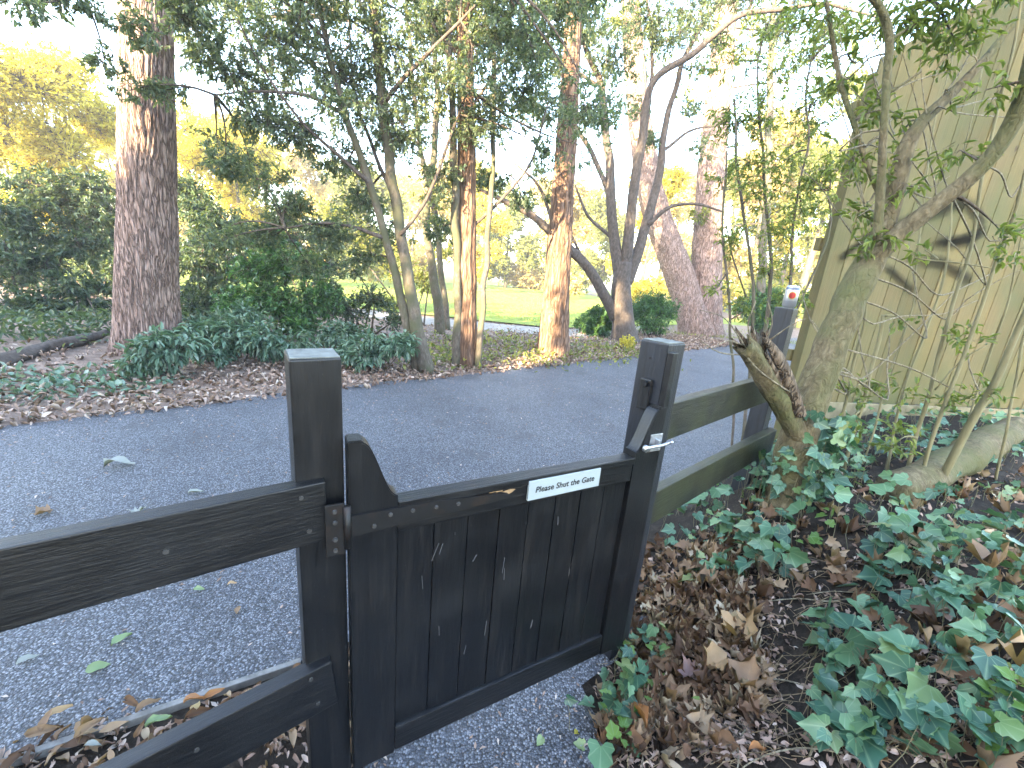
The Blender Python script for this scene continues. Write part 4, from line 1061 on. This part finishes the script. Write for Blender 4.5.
# ------------------------------------------------------------------ shrubs
def shrub(name, label, cat, base, clumps, mat, ntw, nlf, L, W, tpl=LEAF_T, group=None, stems=7, stem_r=.02, twm=None, **kw):
    t = Tree(name, label, cat, base, group)
    cen = np.mean([c[0] for c in clumps], axis=0)
    parts = []
    for k in range(stems):
        c = clumps[k % len(clumps)][0]
        b0 = t.base+np.array([random.uniform(-.25, .25), random.uniform(-.15, .15), -.04])
        mid = (b0+c)/2+np.array([random.uniform(-.2, .2), random.uniform(-.2, .2), .15])
        pts = np.array([b0, mid, c]); parts.append(tube(pts, [stem_r, stem_r*.7, stem_r*.35], 6, .15, wander=.05)); t.skel.append(resample(pts, np.ones(3), .2)[0])
    v, f = joinm(parts); mesh_obj('stem', v, f, twm or M_TWIG, t.root, True, origin=t.base)
    t.crown(clumps, mat, twm or M_TWIG, ntw, nlf, L, W, name='foliage', tpl=tpl, **kw)
    return t
def gb(px, py):
    p = gnd(px, py); return (p[0], p[1])
b1 = at(40, 345, 7.3); b1b = at(95, 335, 8.2)
shrub('rhododendron', 'big dark rhododendron filling the left edge behind the fallen log', 'shrub', (b1[0], b1[1]),
      [cl(*q) for q in ((20, 260, 7.2, 50), (75, 240, 7.8, 46), (30, 310, 6.9, 38), (85, 295, 7.4, 40), (55, 205, 8.0, 40), (5, 215, 7.4, 34), (105, 215, 8.2, 30, .8), (-40, 260, 7.2, 60), (100, 330, 7.2, 24, .9), (50, 335, 7.0, 26, 1), (15, 342, 6.6, 28, 1), (60, 345, 6.5, 24, 1), (100, 340, 6.6, 22, .8), (-20, 350, 6.4, 26, 1), (40, 190, 8.0, 34, .8), (90, 190, 8.4, 30, .7))], L_RHODO, 130, 12, .105, .036, tpl=LONG_T, upb=.6, droop=.35)
b = at(215, 335, 8.2)
shrub('rhododendron', 'dull blue green rhododendron right behind the big redwood trunk', 'shrub', (b[0], b[1]),
      [cl(*q) for q in ((205, 215, 8.2, 34), (200, 265, 8.0, 36), (235, 235, 8.4, 30), (195, 310, 7.8, 30), (225, 300, 8.0, 28), (185, 190, 8.6, 24, .7))], L_RHODO, 120, 12, .105, .036, tpl=LONG_T, upb=.6, droop=.35)
b = at(285, 338, 7.0)
shrub('laurel_bush', 'glossy bright green laurel bush between the redwood and the leaning evergreen', 'shrub', (b[0], b[1]),
      [cl(*q) for q in ((260, 270, 6.9, 32), (295, 265, 7.0, 32), (275, 305, 6.7, 34), (320, 300, 6.9, 28), (240, 305, 6.8, 26), (300, 325, 6.6, 22), (270, 240, 7.0, 18, .6))], L_LAUREL, 120, 11, .09, .04, upb=.6, droop=.2)
b = at(365, 335, 7.6)
shrub('bramble_thicket', 'brownish green tangled thicket at the foot of the leaning evergreen', 'shrub', (b[0], b[1]),
      [cl(*q) for q in ((345, 308, 7.4, 26), (375, 300, 7.6, 24), (400, 320, 7.4, 20, .7), (330, 285, 7.6, 20, .6), (355, 270, 7.9, 18, .4))], L_RHODO, 90, 10, .07, .034)
b = at(420, 320, 9.6)
shrub('sunlit_shrub', 'pale sunlit loose shrub seen between the evergreen stems', 'shrub', (b[0], b[1]),
      [cl(*q) for q in ((395, 265, 10.5, 26), (425, 280, 10, 26), (360, 240, 11, 26), (440, 250, 10.5, 22), (335, 215, 11.5, 24), (390, 305, 9.8, 18, .6))], L_LITE, 80, 10, .085, .04)
for q, lab in (((652, 310, 11.9), 'rounded green bush between the dark branching tree and the twin trunks'), ((598, 322, 11.0), 'low rounded green bush left of the dark branching tree'), ((765, 305, 11.5), 'rounded green bush right of the twin redwood trunks'),
               ((835, 300, 9.5), 'green bush partly hidden behind the mossy forked tree')):
    p = at(q[0], q[1]+22, q[2]); r = 26 if q[0] != 598 else 18
    shrub('round_bush', lab, 'shrub', (p[0], p[1]), [cl(q[0]-r*.6, q[1]+2, q[2], r*.75), cl(q[0]+r*.5, q[1], q[2], r*.75), cl(q[0], q[1]-8, q[2]+.3, r*.8), cl(q[0]-r*.1, q[1]+12, q[2]-.3, r*.8)], L_BUSH, 150, 11, .09, .036, group='rounded bushes under the trees')
# low broad-leaved plants on the far verge
low = [((165, 372, 5.0), 'sprawling low plant at the foot of the redwood, nearest the road'), ((205, 362, 5.0), 'tall leafy low plant just right of the redwood base'), ((245, 362, 5.0), 'pale leafy low plant behind the left gate post'),
       ((285, 362, 5.2), 'low leafy plant showing just above the left gate post'), ((355, 362, 5.3), 'low leafy plant right of the left gate post'), ((385, 368, 5.1), 'blue green low plant left of the evergreen stems'), ((225, 345, 5.7), 'low plant with upright leaves before the laurel bush'),
       ((345, 345, 5.9), 'low leafy plant under the tangled thicket')]
for (px, py, Yq), lab in low:
    p = gnd(px, py+6); r = .30
    c = np.array([p[0], p[1], Hf(p[0], p[1])+.24])
    shrub('low_plant', lab, 'plant', (p[0], p[1]), [(c+np.array([random.uniform(-.25, .25), random.uniform(-.2, .2), random.uniform(-.08, .20)]), (.24, .22, .17), random.uniform(.5, 1.2)) for _ in range(5)], L_LOW, 36, 7, .098, .034,
          tpl=LONG_T, group='low broad leaved plants along the far verge', stems=5, stem_r=.006, tw_r=.003, upb=.75, droop=.45)
for qx, lab in ((20, 'tall dim evergreen shrub deep in the shade left of the redwood'), (110, 'tall dim evergreen shrub straight behind the redwood trunk'), (215, 'tall dim evergreen shrub behind the blue green rhododendron'), (300, 'tall dim evergreen shrub behind the laurel bush')):
    b = at(qx, 320, 10.4)
    shrub('evergreen_shrub', lab, 'shrub', (b[0], b[1]), [cl(qx+dx, y_, 10.4+dy, 30) for dx, y_, dy in ((-25, 300, 0), (22, 305, 0), (0, 270, .3), (-28, 255, .3), (26, 262, .5), (0, 320, -.3), (-5, 235, .6))], L_RHODO, 150, 12, .10, .045, upb=.5)
p = gnd(627, 352)
shrub('yellow_plant', 'small bright yellow green plant at the foot of the dark branching tree', 'plant', (p[0], p[1]), [((p[0], p[1], .22), (.2, .2, .14), 1)], L_YEL, 50, 7, .07, .03, stems=3, stem_r=.006, tw_r=.003)
# young laurel sprig against the redwood
# green ground cover patches
def cover(name, label, pts, n, mat, L, W, tpl=LEAF_T, upb=.8, hh=.12):
    V = []
    for (px, py, r, k) in pts:
        c = gnd(px, py); m_ = int(n*k)
        xy = c[:2]+rng.normal(size=(m_, 2))*np.array([r, r*1.0])*.5
        z = H(xy[:, 0], xy[:, 1])+rng.random(m_)*hh
        V.append(np.c_[xy, z])
    P = np.vstack(V); n_ = len(P)
    v, f, uv = leaves(P, rvec(n_)+np.array([0, 0, .2]), rvec(n_)*(1-upb)+np.array([0, 0, upb]), L*rng.uniform(.6, 1.2, n_), W*rng.uniform(.7, 1.2, n_), tpl)
    return tag(mesh_obj(name, v, f, mat, uv=uv), label, 'ground cover', kind='stuff')
cover('ground_cover', 'sunlit yellow green ground cover round the middle trunks', [(455, 352, 1.0, 1), (510, 348, 1.1, 1), (590, 355, 1.1, .9), (530, 360, .9, .6), (620, 352, .8, .5), (440, 362, .7, .5)], 420, L_LITE, .085, .05)
cover('ground_ivy', 'pale green weeds trailing over the far left verge', [(30, 395, .5, .6), (70, 385, .5, .7), (15, 380, .5, .4), (140, 385, .4, .4), (110, 392, .35, .3)], 220, L_LOW, .085, .05, hh=.06)

cover('undergrowth', 'dim low undergrowth under the rhododendrons at the far left', [(-10, 345, 1.2, 1), (40, 340, 1.2, 1), (95, 338, 1.1, 1), (190, 340, 1.2, 1), (260, 340, 1.2, .8), (330, 340, 1.2, .8)], 420, L_RHODO, .10, .04, LONG_T, .5, .35)
# ------------------------------------------------------------------ fallen log on the left
P = [gnd(-40, 376)+np.array([0, 0, .10]), gnd(0, 369)+np.array([0, 0, .09]), gnd(40, 360)+np.array([0, 0, .10]), gnd(75, 352)+np.array([0, 0, .12]), gnd(106, 345)+np.array([0, 0, .17])]
v_, f_ = tube(P, [.062, .07, .074, .07, .05], 18, .05, rough=.2, wander=.09)
tag(mesh_obj('fallen_log', v_, f_, M_DARKBARK, None, True), 'dark fallen log lying left of the big redwood trunk', 'log')

# ------------------------------------------------------------------ trees beyond
def bgtree(name, label, px, pyb, Y, ht, wpx, mat, ntw, L, group=None, trunk_mat=M_GREYBARK, low=.25, nlf=9, den=1.0):
    p = at(px, pyb, Y); base = (p[0], p[1], 0.0)
    t = Tree(name, label, 'tree', base, group)
    r = wpx/FPX*Y*.5
    tp = np.array([p[0]+random.uniform(-.1, .1)*ht, p[1], ht])
    t.stem('trunk', np.array([[p[0], p[1], -.1], [p[0]+random.uniform(-.2, .2), p[1], ht*.4], tp*np.array([1, 1, .9])]), [.035*ht*.6, .02*ht*.6, .006*ht], trunk_mat, sides=10, step=.5, rough=.06)
    cls = []
    for k in range(11):
        zz = ht*(low+(1-low)*random.random()); a = random.uniform(0, 6.28); q = r*random.uniform(.2, .8)*(1.15-.55*zz/ht)
        cls.append(((p[0]+q*math.cos(a), p[1]+q*math.sin(a)*.8, zz), (r*.42, r*.42, r*.36), den))
    t.crown(cls, mat, M_PALETWIG if mat is L_CREAM else M_TWIG, ntw, nlf, L, L*.5, tw_r=.01, upb=.25)
    return t
random.seed(21)
bgtree('yellow_tree', 'bright yellow green sunlit tree at the upper left edge', 5, 300, 12.0, 6.1, 210, L_YEL, 190, .12, low=.3, nlf=12)
bgtree('yellow_tree', 'yellow green sunlit tree just left of the big redwood trunk', 98, 300, 14.5, 6.3, 150, L_YEL, 190, .13, low=.25, nlf=12)
bgtree('yellow_tree', 'yellow sunlit tree far behind the laurel bush', 245, 300, 20, 6.4, 150, L_YEL, 200, .16, low=.2, nlf=11)
far = [(190, 30, 8.5, 100, L_CREAM), (300, 34, 9, 110, L_CREAM), (370, 30, 8, 90, L_LITE), (440, 38, 10, 90, L_CREAM), (505, 42, 9, 80, L_LITE), (540, 46, 11, 90, L_CREAM), (600, 40, 9, 90, L_LITE), (655, 36, 10, 90, L_CREAM), (720, 34, 11, 100, L_LITE),
       (780, 30, 11, 110, L_YEL), (830, 26, 11, 110, L_CREAM), (880, 22, 9, 120, L_YEL), (135, 30, 8, 90, L_YEL), (60, 26, 8, 120, L_LITE), (745, 24, 10, 110, L_CREAM), (800, 20, 10, 110, L_LITE), (815, 34, 13, 110, L_YEL), (640, 24, 7, 70, L_YEL), (560, 30, 8, 70, L_CREAM), (480, 30, 8, 60, L_YEL), (270, 26, 8.5, 90, L_CREAM), (480, 60, 12, 70, L_LITE), (570, 62, 12, 70, L_YEL), (410, 55, 11, 80, L_YEL), (690, 50, 13, 80, L_CREAM), (-20, 22, 8, 120, L_YEL), (340, 55, 12, 90, L_LITE)]
nm = {'L': 0}
for (px, Yq, ht, wpx, mt) in far:
    lab = {L_CREAM.name: 'straw coloured sunlit tree beyond the lawn', L_LITE.name: 'light green sunlit tree beyond the lawn', L_YEL.name: 'yellow green sunlit tree beyond the lawn'}[mt.name]
    bgtree('distant_tree', lab, px, 290, Yq, ht, wpx, mt, 130, .0085*Yq, group=lab.replace('tree', 'trees'), low=.08, nlf=8)

# row of unseen conifers added behind the camera, heights shaped to shade the road
random.seed(5)
for k in range(20):
    c = -12.6+k*.9
    if k == 11: c = -2.25
    q = sd*(9.6+.5*(k % 2))+np.array([.866, -.5])*c
    t = Tree('added_shade_conifer', 'unseen dark conifer added behind the camera to shade the road', 'tree', (q[0], q[1], 0), 'unseen conifers added for shade')
    ht = 4.8 if c < -8 else 6.0 if c < -5.2 else 8.0 if c < -4.2 else 4.7 if c < -2.9 else 11.5 if c < -2 else 9.0 if c < -1.0 else 10.2
    ht += .25*(k % 3) if ht > 4.75 else 0
    t.stem('trunk', np.array([[q[0], q[1], -.1], [q[0], q[1], ht*.5], [q[0], q[1], ht]]), [.16, .1, .03], M_REDBARK2, sides=10, step=.6)
    t.crown([((q[0]+random.uniform(-.3, .3), q[1]+random.uniform(-.3, .3), zz), ((.9, .9, .75) if k != 11 else (.7, .7, .75)), 1) for zz in np.arange(.7, ht-.3, .6)], L_OAK, M_TWIG, 60, 9, .30, .15, tw_r=.01)

# thin haze volume added in place of lens glare and bloom
bm = bmesh.new(); bm_box(bm, -75, 75, -60, 110, -1.0, 32, 0)
mh = bpy.data.materials.new('haze'); mh.use_nodes = True
hn = mh.node_tree; hn.nodes.clear(); ho = hn.nodes.new('ShaderNodeOutputMaterial'); hv = hn.nodes.new('ShaderNodeVolumePrincipled')
hv.inputs['Density'].default_value = .0024; hv.inputs['Color'].default_value = (.95, .96, 1, 1); hv.inputs['Anisotropy'].default_value = .2
hn.links.new(hv.outputs[0], ho.inputs['Volume'])
tag(bm_obj('haze', bm, mh), 'thin pale haze added in place of lens glow', 'haze', kind='stuff')

# ------------------------------------------------------------------ litter, ivy, leaves
def scatter_ground(n, fn, mat, L, W, tpl, name, label, upb=.85, lift=.012, cat='leaf litter', tilt=.35, crumple=0):
    xy = fn(n); n = len(xy)
    z = H(xy[:, 0], xy[:, 1])+lift*rng.random(n)+.007
    D = rvec(n); D[:, 2] *= .3
    N = rvec(n)*tilt+np.array([0, 0, 1.])
    sz = rng.uniform(.55, 1.3, n)
    v, f, uv = leaves(np.c_[xy, z], D, N, L*sz, W*sz, tpl, curl=rng.uniform(-.5, 2.0, n), crumple=crumple)
    return tag(mesh_obj(name, v, f, mat, uv=uv), label, cat, kind='stuff')
def verge(n):
    t = rng.uniform(-5, 12, n); s = 3.78+np.abs(rng.normal(size=n))*1.6-.05
    xy = FA+FN*s[:, None]+FD*t[:, None]
    return xy
scatter_ground(16000, verge, L_LITTER, .055, .03, LONG_T, 'leaf_litter', 'brown fallen leaf litter carpeting the far verge of the road', lift=.05, tilt=.6)
def nearedge(n):
    t = rng.uniform(-1.7, -.25, n); s = np.array([RE(q) for q in t])-.03-np.abs(rng.normal(size=n))*.2-.025
    s = np.where(t < -.85, s+rng.random(n)*.13, s)
    return FA+FN*s[:, None]+FD*t[:, None]
scatter_ground(420, nearedge, L_DEAD, .048, .020, DRY_T, 'leaf_litter', 'dry brown leaves gathered between the left fence and the road edging', lift=.05, tilt=.55, crumple=.03)
scatter_ground(900, nearedge, L_LITTER, .030, .010, DRY_T, 'leaf_scraps', 'broken leaf scraps and twigs between the left fence and the road edging', lift=.02, tilt=.6, crumple=.04)
def roadbits(n):
    t = rng.uniform(-5, 9, n); s = .55+(1-rng.random(n)**1.6)*3.3
    return FA+FN*s[:, None]+FD*t[:, None]
scatter_ground(4200, roadbits, L_LITTER, .026, .009, DIA_T, 'leaf_debris', 'tiny dry needles and leaf scraps scattered over the road', lift=.004, tilt=.2)
def pathbits(n):
    y = rng.uniform(.55, 1.4, n); x = rng.uniform(-.3, .55, n)
    x = np.where(rng.random(n) < .55, .55-np.abs(rng.normal(size=n))*.13+(y-1)*.25, x)
    return np.c_[x, y]
scatter_ground(700, pathbits, L_LITTER, .022, .007, DIA_T, 'leaf_debris', 'fine twigs and leaf scraps on the tarmac under the gate', lift=.006, tilt=.3)
def bank_xy(n, boxes):
    out = []
    for (px0, py0, px1, py1, k) in boxes:
        for _ in range(int(n*k)):
            px = random.uniform(px0, px1); py = random.uniform(py0, py1)
            z = .25
            for _ in range(6):
                g_ = gnd(px, py, z); z = .5*z+.5*Hf(g_[0], g_[1])
            out.append((g_[0], g_[1]))
    return np.array(out)
random.seed(11)
scatter_ground(1, lambda n: bank_xy(1000, [(640, 545, 745, 650, .30), (625, 600, 765, 720, .34), (600, 690, 720, 768, .10), (860, 560, 1024, 768, .09), (690, 500, 860, 600, .08), (900, 450, 1060, 560, .07)]), L_DEAD, .056, .048, MAPLE_T, 'leaf_litter', 'crumpled brown leaves heaped on the bank right of the gate', lift=.035, tilt=.8, crumple=.07)
scatter_ground(1, lambda n: bank_xy(1000, [(640, 545, 745, 650, .30), (600, 560, 780, 768, .7), (690, 480, 1024, 768, 1.1), (780, 430, 1060, 500, .3)]), L_LITTER, .026, .012, DRY_T, 'leaf_scraps', 'broken brown leaf scraps over the dark soil of the bank', lift=.012, tilt=.7, crumple=.06)
# thin roots and dry stalks over the bare soil
xy = bank_xy(420, [(690, 560, 860, 768, .6), (600, 660, 760, 768, .2), (820, 640, 1024, 768, .2)])
z = H(xy[:, 0], xy[:, 1]); A = np.c_[xy, z+.01]; n = len(A)
D = rvec(n); D[:, 2] = np.abs(D[:, 2])*.25; Ln = rng.uniform(.04, .16, n)[:, None]
C_ = A+D*Ln; C_[:, 2] = H(C_[:, 0], C_[:, 1])+rng.random(n)*.03+.006
v_, f_ = twigs(A, (A+C_)/2+rvec(n)*.012+np.array([0, 0, .012]), C_, .0014, .0008)
tag(mesh_obj('dry_stalks', v_, f_, plain('straw_stalk', (.20, .15, .09), .9, .2, .5, 90)), 'thin dry stalks and roots tangled over the bare dark soil', 'stalks', kind='stuff')
# ivy
ivy_boxes = [(745, 420, 860, 505, .22), (850, 400, 1030, 470, .42), (660, 500, 730, 560, .06), (800, 600, 1024, 768, .30), (860, 500, 1040, 620, .24), (820, 470, 960, 560, .08), (690, 520, 790, 585, .12), (780, 400, 1030, 470, .30), (700, 470, 800, 520, .10), (612, 640, 665, 700, .035), (600, 690, 650, 740, .02), (560, 690, 640, 768, .012), (740, 440, 830, 500, .12)]
xy = bank_xy(560, ivy_boxes); n = len(xy)
z = H(xy[:, 0], xy[:, 1])
dtr = np.linalg.norm(xy-np.array([1.34, 1.76]), axis=1)
P = np.c_[xy, z+.03+rng.random(n)*(.09+.22*np.exp(-(dtr/.28)**2))]
D = rvec(n); D[:, 2] = D[:, 2]*.3-.25
toc = nrm(np.array([0, 0, HC])-P)
N = rvec(n)*.7+np.array([0, 0, .75])+toc*np.array([1, 1, 0])*.35
sz = (.034+.056*rng.random(n)**1.5)*np.where(xy[:, 1] > 1.55, .8, 1.0)
v_, f_, uv_ = leaves(P, D, N, sz, sz*rng.uniform(.8, 1.1, n), IVY_T, curl=rng.uniform(-.3, .8, n), crumple=.018)
ivy = thing('ivy_carpet', (1.2, 1.0, Hf(1.2, 1.0)), 'glossy dark green ivy trailing over the bank right of the gate', 'ivy')
ib = np.array(ivy.location)
o = mesh_obj('foliage', v_, f_, L_IVY, ivy, True, uv=uv_, origin=ib); o['kind'] = 'stuff'
bs = P+rvec(n)*.03; bs[:, 2] = H(bs[:, 0], bs[:, 1])
v_, f_ = twigs(bs, (bs+P)/2+rvec(n)*.01, P, .0013, .0009)
o = mesh_obj('stem', v_, f_, M_CANE, ivy, origin=ib); o['kind'] = 'stuff'
for k in range(26):
    xy = bank_xy(1, [random.choice([(800, 560, 1024, 768, 1), (690, 500, 860, 600, 1), (860, 480, 1040, 600, 1), (640, 640, 760, 768, 1)])])[0]
    a = random.uniform(0, 6.28); pts = [xy]
    for _ in range(6):
        a += random.uniform(-.6, .6); pts.append(pts[-1]+np.array([math.cos(a), math.sin(a)])*.07)
    pts = np.array(pts); P_ = np.c_[pts, H(pts[:, 0], pts[:, 1])+.012+.02*rng.random(len(pts))]
    v_, f_ = tube(P_, np.linspace(.0028, .0014, len(P_)), 6, .02)
    mesh_obj('runner', v_, f_, M_PALETWIG if k % 2 else M_TWIG, ivy, True, origin=ib)
nc = 170; tt_ = rng.random(nc)**1.3; aa = rng.uniform(0, 6.28, nc)
foot = np.array([1.345, 1.755]); zz_ = Hf(*foot)+.02+tt_*.42
Pc = np.c_[foot[0]+.06*tt_+np.cos(aa)*(.095+.03*rng.random(nc)), foot[1]+np.sin(aa)*(.095+.03*rng.random(nc)), zz_]
Nc = np.c_[np.cos(aa), np.sin(aa), np.full(nc, .45)]+rvec(nc)*.3
sc_ = .03+.04*rng.random(nc)
v2, f2, u2 = leaves(Pc, rvec(nc)*.6+np.array([0, 0, -.5]), Nc, sc_, sc_*.95, IVY_T, crumple=.02)
o = mesh_obj('climbing_foliage', v2, f2, L_IVY, ivy, True, uv=u2, origin=ib); o['kind'] = 'stuff'
xy = bank_xy(60, [(600, 640, 700, 768, .3), (700, 480, 900, 560, .5), (960, 700, 1024, 768, .2), (820, 400, 960, 450, .6)])
n = len(xy); P = np.c_[xy, H(xy[:, 0], xy[:, 1])+.04+rng.random(n)*.05]
sz = rng.uniform(.022, .05, n); v_, f_, uv_ = leaves(P, rvec(n)*np.array([1, 1, .3]), rvec(n)*.4+np.array([0, 0, 1.]), sz, sz, IVY_T)
o = mesh_obj('young_foliage', v_, f_, L_IVYNEW, ivy, uv=uv_, origin=ib); o['kind'] = 'stuff'; o['label'] = 'fresh light green young leaves'

# single fallen leaves one can point to
def one_leaf(name, label, px, py, L, mat, tpl, ang, wd=.8, group=None, zt=None, curl=1.0, tilt=.25):
    z = .01 if zt is None else zt
    for _ in range(8):
        g_ = gnd(px, py, z); z = .5*z+.5*(Hf(g_[0], g_[1])+.012)
    d = np.array([[math.cos(ang), math.sin(ang), .05]]); nn_ = np.array([[random.uniform(-tilt, tilt), random.uniform(-tilt, tilt)-.1, 1.0]])
    v, f, uv = leaves(np.array([[0, 0, .0]])-d*L*.5, d, nn_, np.array([L]), np.array([L*wd]), tpl, curl=np.array([curl]), crumple=.045 if tpl is not IVY_T else .015)
    v[:, 2] -= v[:, 2].min()-.002
    o = mesh_obj(name, v, f, mat, uv=uv); o.location = (g_[0], g_[1], z-.012+(.03 if zt else .008))
    return tag(o, label, 'leaf', group)
BG = 'large dead leaves lying on the bank'
for px, py, L, m_, tp, an, lab in ((735, 640, .115, L_TAN, MAPLE_T, 1.2, 'largest tan dead leaf on the brown heap beside the bare soil'), (713, 672, .085, L_TAN, MAPLE_T, .4, 'golden tan crumpled leaf in the middle of the brown heap'),
                                   (736, 690, .10, L_DEAD, MAPLE_T, 2.1, 'curled brown leaf just below the golden tan leaf'), (690, 684, .07, L_MAUVE, MAPLE_T, -.6, 'mauve grey dead leaf left of the golden tan leaf'),
                                   (636, 722, .10, L_ORANGE, DRY_T, 1.8, 'long orange dead leaf at the lower edge of the bank by the tarmac'), (755, 758, .06, L_ORANGE, DRY_T, .2, 'small orange brown leaf at the very bottom of the picture'),
                                   (960, 660, .075, L_TAN, MAPLE_T, .8, 'pale tan leaf lying among the large ivy leaves'), (1008, 668, .075, L_TAN, MAPLE_T, 2.4, 'large pale tan leaf at the right edge among ivy'),
                                   (985, 575, .10, L_DEAD, MAPLE_T, .3, 'brown leaf under the fallen branch at the right edge'), (668, 700, .085, L_DEAD, MAPLE_T, 1.5, 'reddish brown leaf in the lower part of the heap'), (918, 645, .09, L_TAN, DRY_T, 1.0, 'folded buff leaf between two ivy leaves'),
                                   (700, 590, .09, L_DEAD, MAPLE_T, 2.8, 'brown leaf high on the heap next to the gate')):
    one_leaf('fallen_leaf', lab, px, py, L, m_, tp, an, .9 if tp is MAPLE_T else .32, BG, zt=.2, curl=1.4, tilt=.5)
RG = 'leaves lying on the road'
for px, py, L, m_, tp, an, lab in ((120, 466, .16, L_PALE, DRY_T, .3, 'large flat pale leaf on the road far left of the gate'), (140, 511, .07, L_PALE, MAPLE_T, 1.3, 'grey white leaf on the road above the top rail'), (196, 493, .07, L_PALE, DRY_T, .6, 'cream white leaf on the road near the left post'),
                                   (199, 590, .04, L_FALLGREEN, DRY_T, .2, 'green leaf on the road close under the top rail'), (232, 584, .035, L_TAN, DRY_T, .5, 'tan leaf beside the green leaf on the road'), (122, 640, .06, L_FALLGREEN, DRY_T, 1.2, 'pale green sprig between the two left rails'),
                                   (98, 668, .06, L_FALLGREEN, DRY_T, .6, 'yellow green sprig near the lower left rail'), (45, 513, .07, L_DEAD, MAPLE_T, .4, 'brown leaf cluster on the road at the far left'), (238, 610, .04, L_DEAD, DRY_T, 1.9, 'curled brown leaf on the road beside the left post'),
                                   (28, 660, .05, L_PALE, DRY_T, .9, 'white curled leaf on the road at the lower left edge')):
    one_leaf('road_leaf', lab, px, py, L, m_, tp, an, .55 if tp is DRY_T else (.3 if tp is DRY_T else .9), RG, curl=.5)
KG = 'large leaves caught along the road edging'
for px, py, L, m_, tp, an, lab in ((150, 712, .06, L_DEAD, DRY_T, .9, 'red brown leaf lying along the edging strip'), (195, 706, .052, L_ORANGE, DRY_T, .5, 'orange brown leaf against the edging strip'), (160, 728, .06, L_FALLGREEN, DRY_T, .7, 'flat pale green leaf among brown ones by the lower rail'),
                                   (95, 752, .04, L_PALE, DRY_T, .2, 'small round yellowish leaf at the bottom left'), (215, 700, .055, L_ORANGE, DRY_T, .8, 'long orange leaf next to the lower rail'), (45, 740, .07, L_DEAD, DRY_T, .4, 'grey brown leaf at the bottom left corner'), (60, 720, .06, L_TAN, DRY_T, 1.0, 'buff leaf overhanging the road edge at the lower left'),
                                   (285, 738, .06, L_TAN, DRY_T, .5, 'tan leaf on the ground between the rail and the post')):
    one_leaf('edge_leaf', lab, px, py, L, m_, tp, an, .4, KG, zt=.05, curl=.8, tilt=.5)
for px, py, L, m_, lab in ((578, 745, .035, L_FALLGREEN, 'small pale green ivy leaf on the tarmac below the gate'), (577, 733, .02, L_YEL, 'tiny yellow leaf on the tarmac below the gate'), (585, 705, .05, L_IVY, 'dark ivy leaf lying where the tarmac meets the bank'), (540, 742, .03, L_FALLGREEN, 'mossy green scrap on the tarmac below the gate')):
    one_leaf('ground_leaf', lab, px, py, L, m_, IVY_T if 'ivy' in lab else DRY_T, random.random()*6, .9, 'small leaves on the tarmac under the gate')
# more unseen conifers added to stop sun leaking through gaps onto the road
for c, ht in ((-2.95, 4.5), (-3.4, 4.3), (-1.4, 8.0), (-4.1, 4.5)):
    q = sd*10.7+np.array([.866, -.5])*c
    t = Tree('added_shade_conifer', 'unseen dark conifer added behind the camera to shade the road', 'tree', (q[0], q[1], 0), 'unseen conifers added for shade')
    t.stem('trunk', np.array([[q[0], q[1], -.1], [q[0], q[1], ht*.5], [q[0], q[1], ht]]), [.14, .09, .03], M_REDBARK2, sides=10, step=.6)
    t.crown([((q[0]+random.uniform(-.1, .1), q[1]+random.uniform(-.1, .1), zz), (.7, .7, .7), 1) for zz in np.arange(.5, ht-.3, .5)], L_OAK, M_TWIG, 60, 9, .26, .14, tw_r=.01)
print('faces', sum(len(o.data.polygons) for o in S.objects if o.type == 'MESH'))
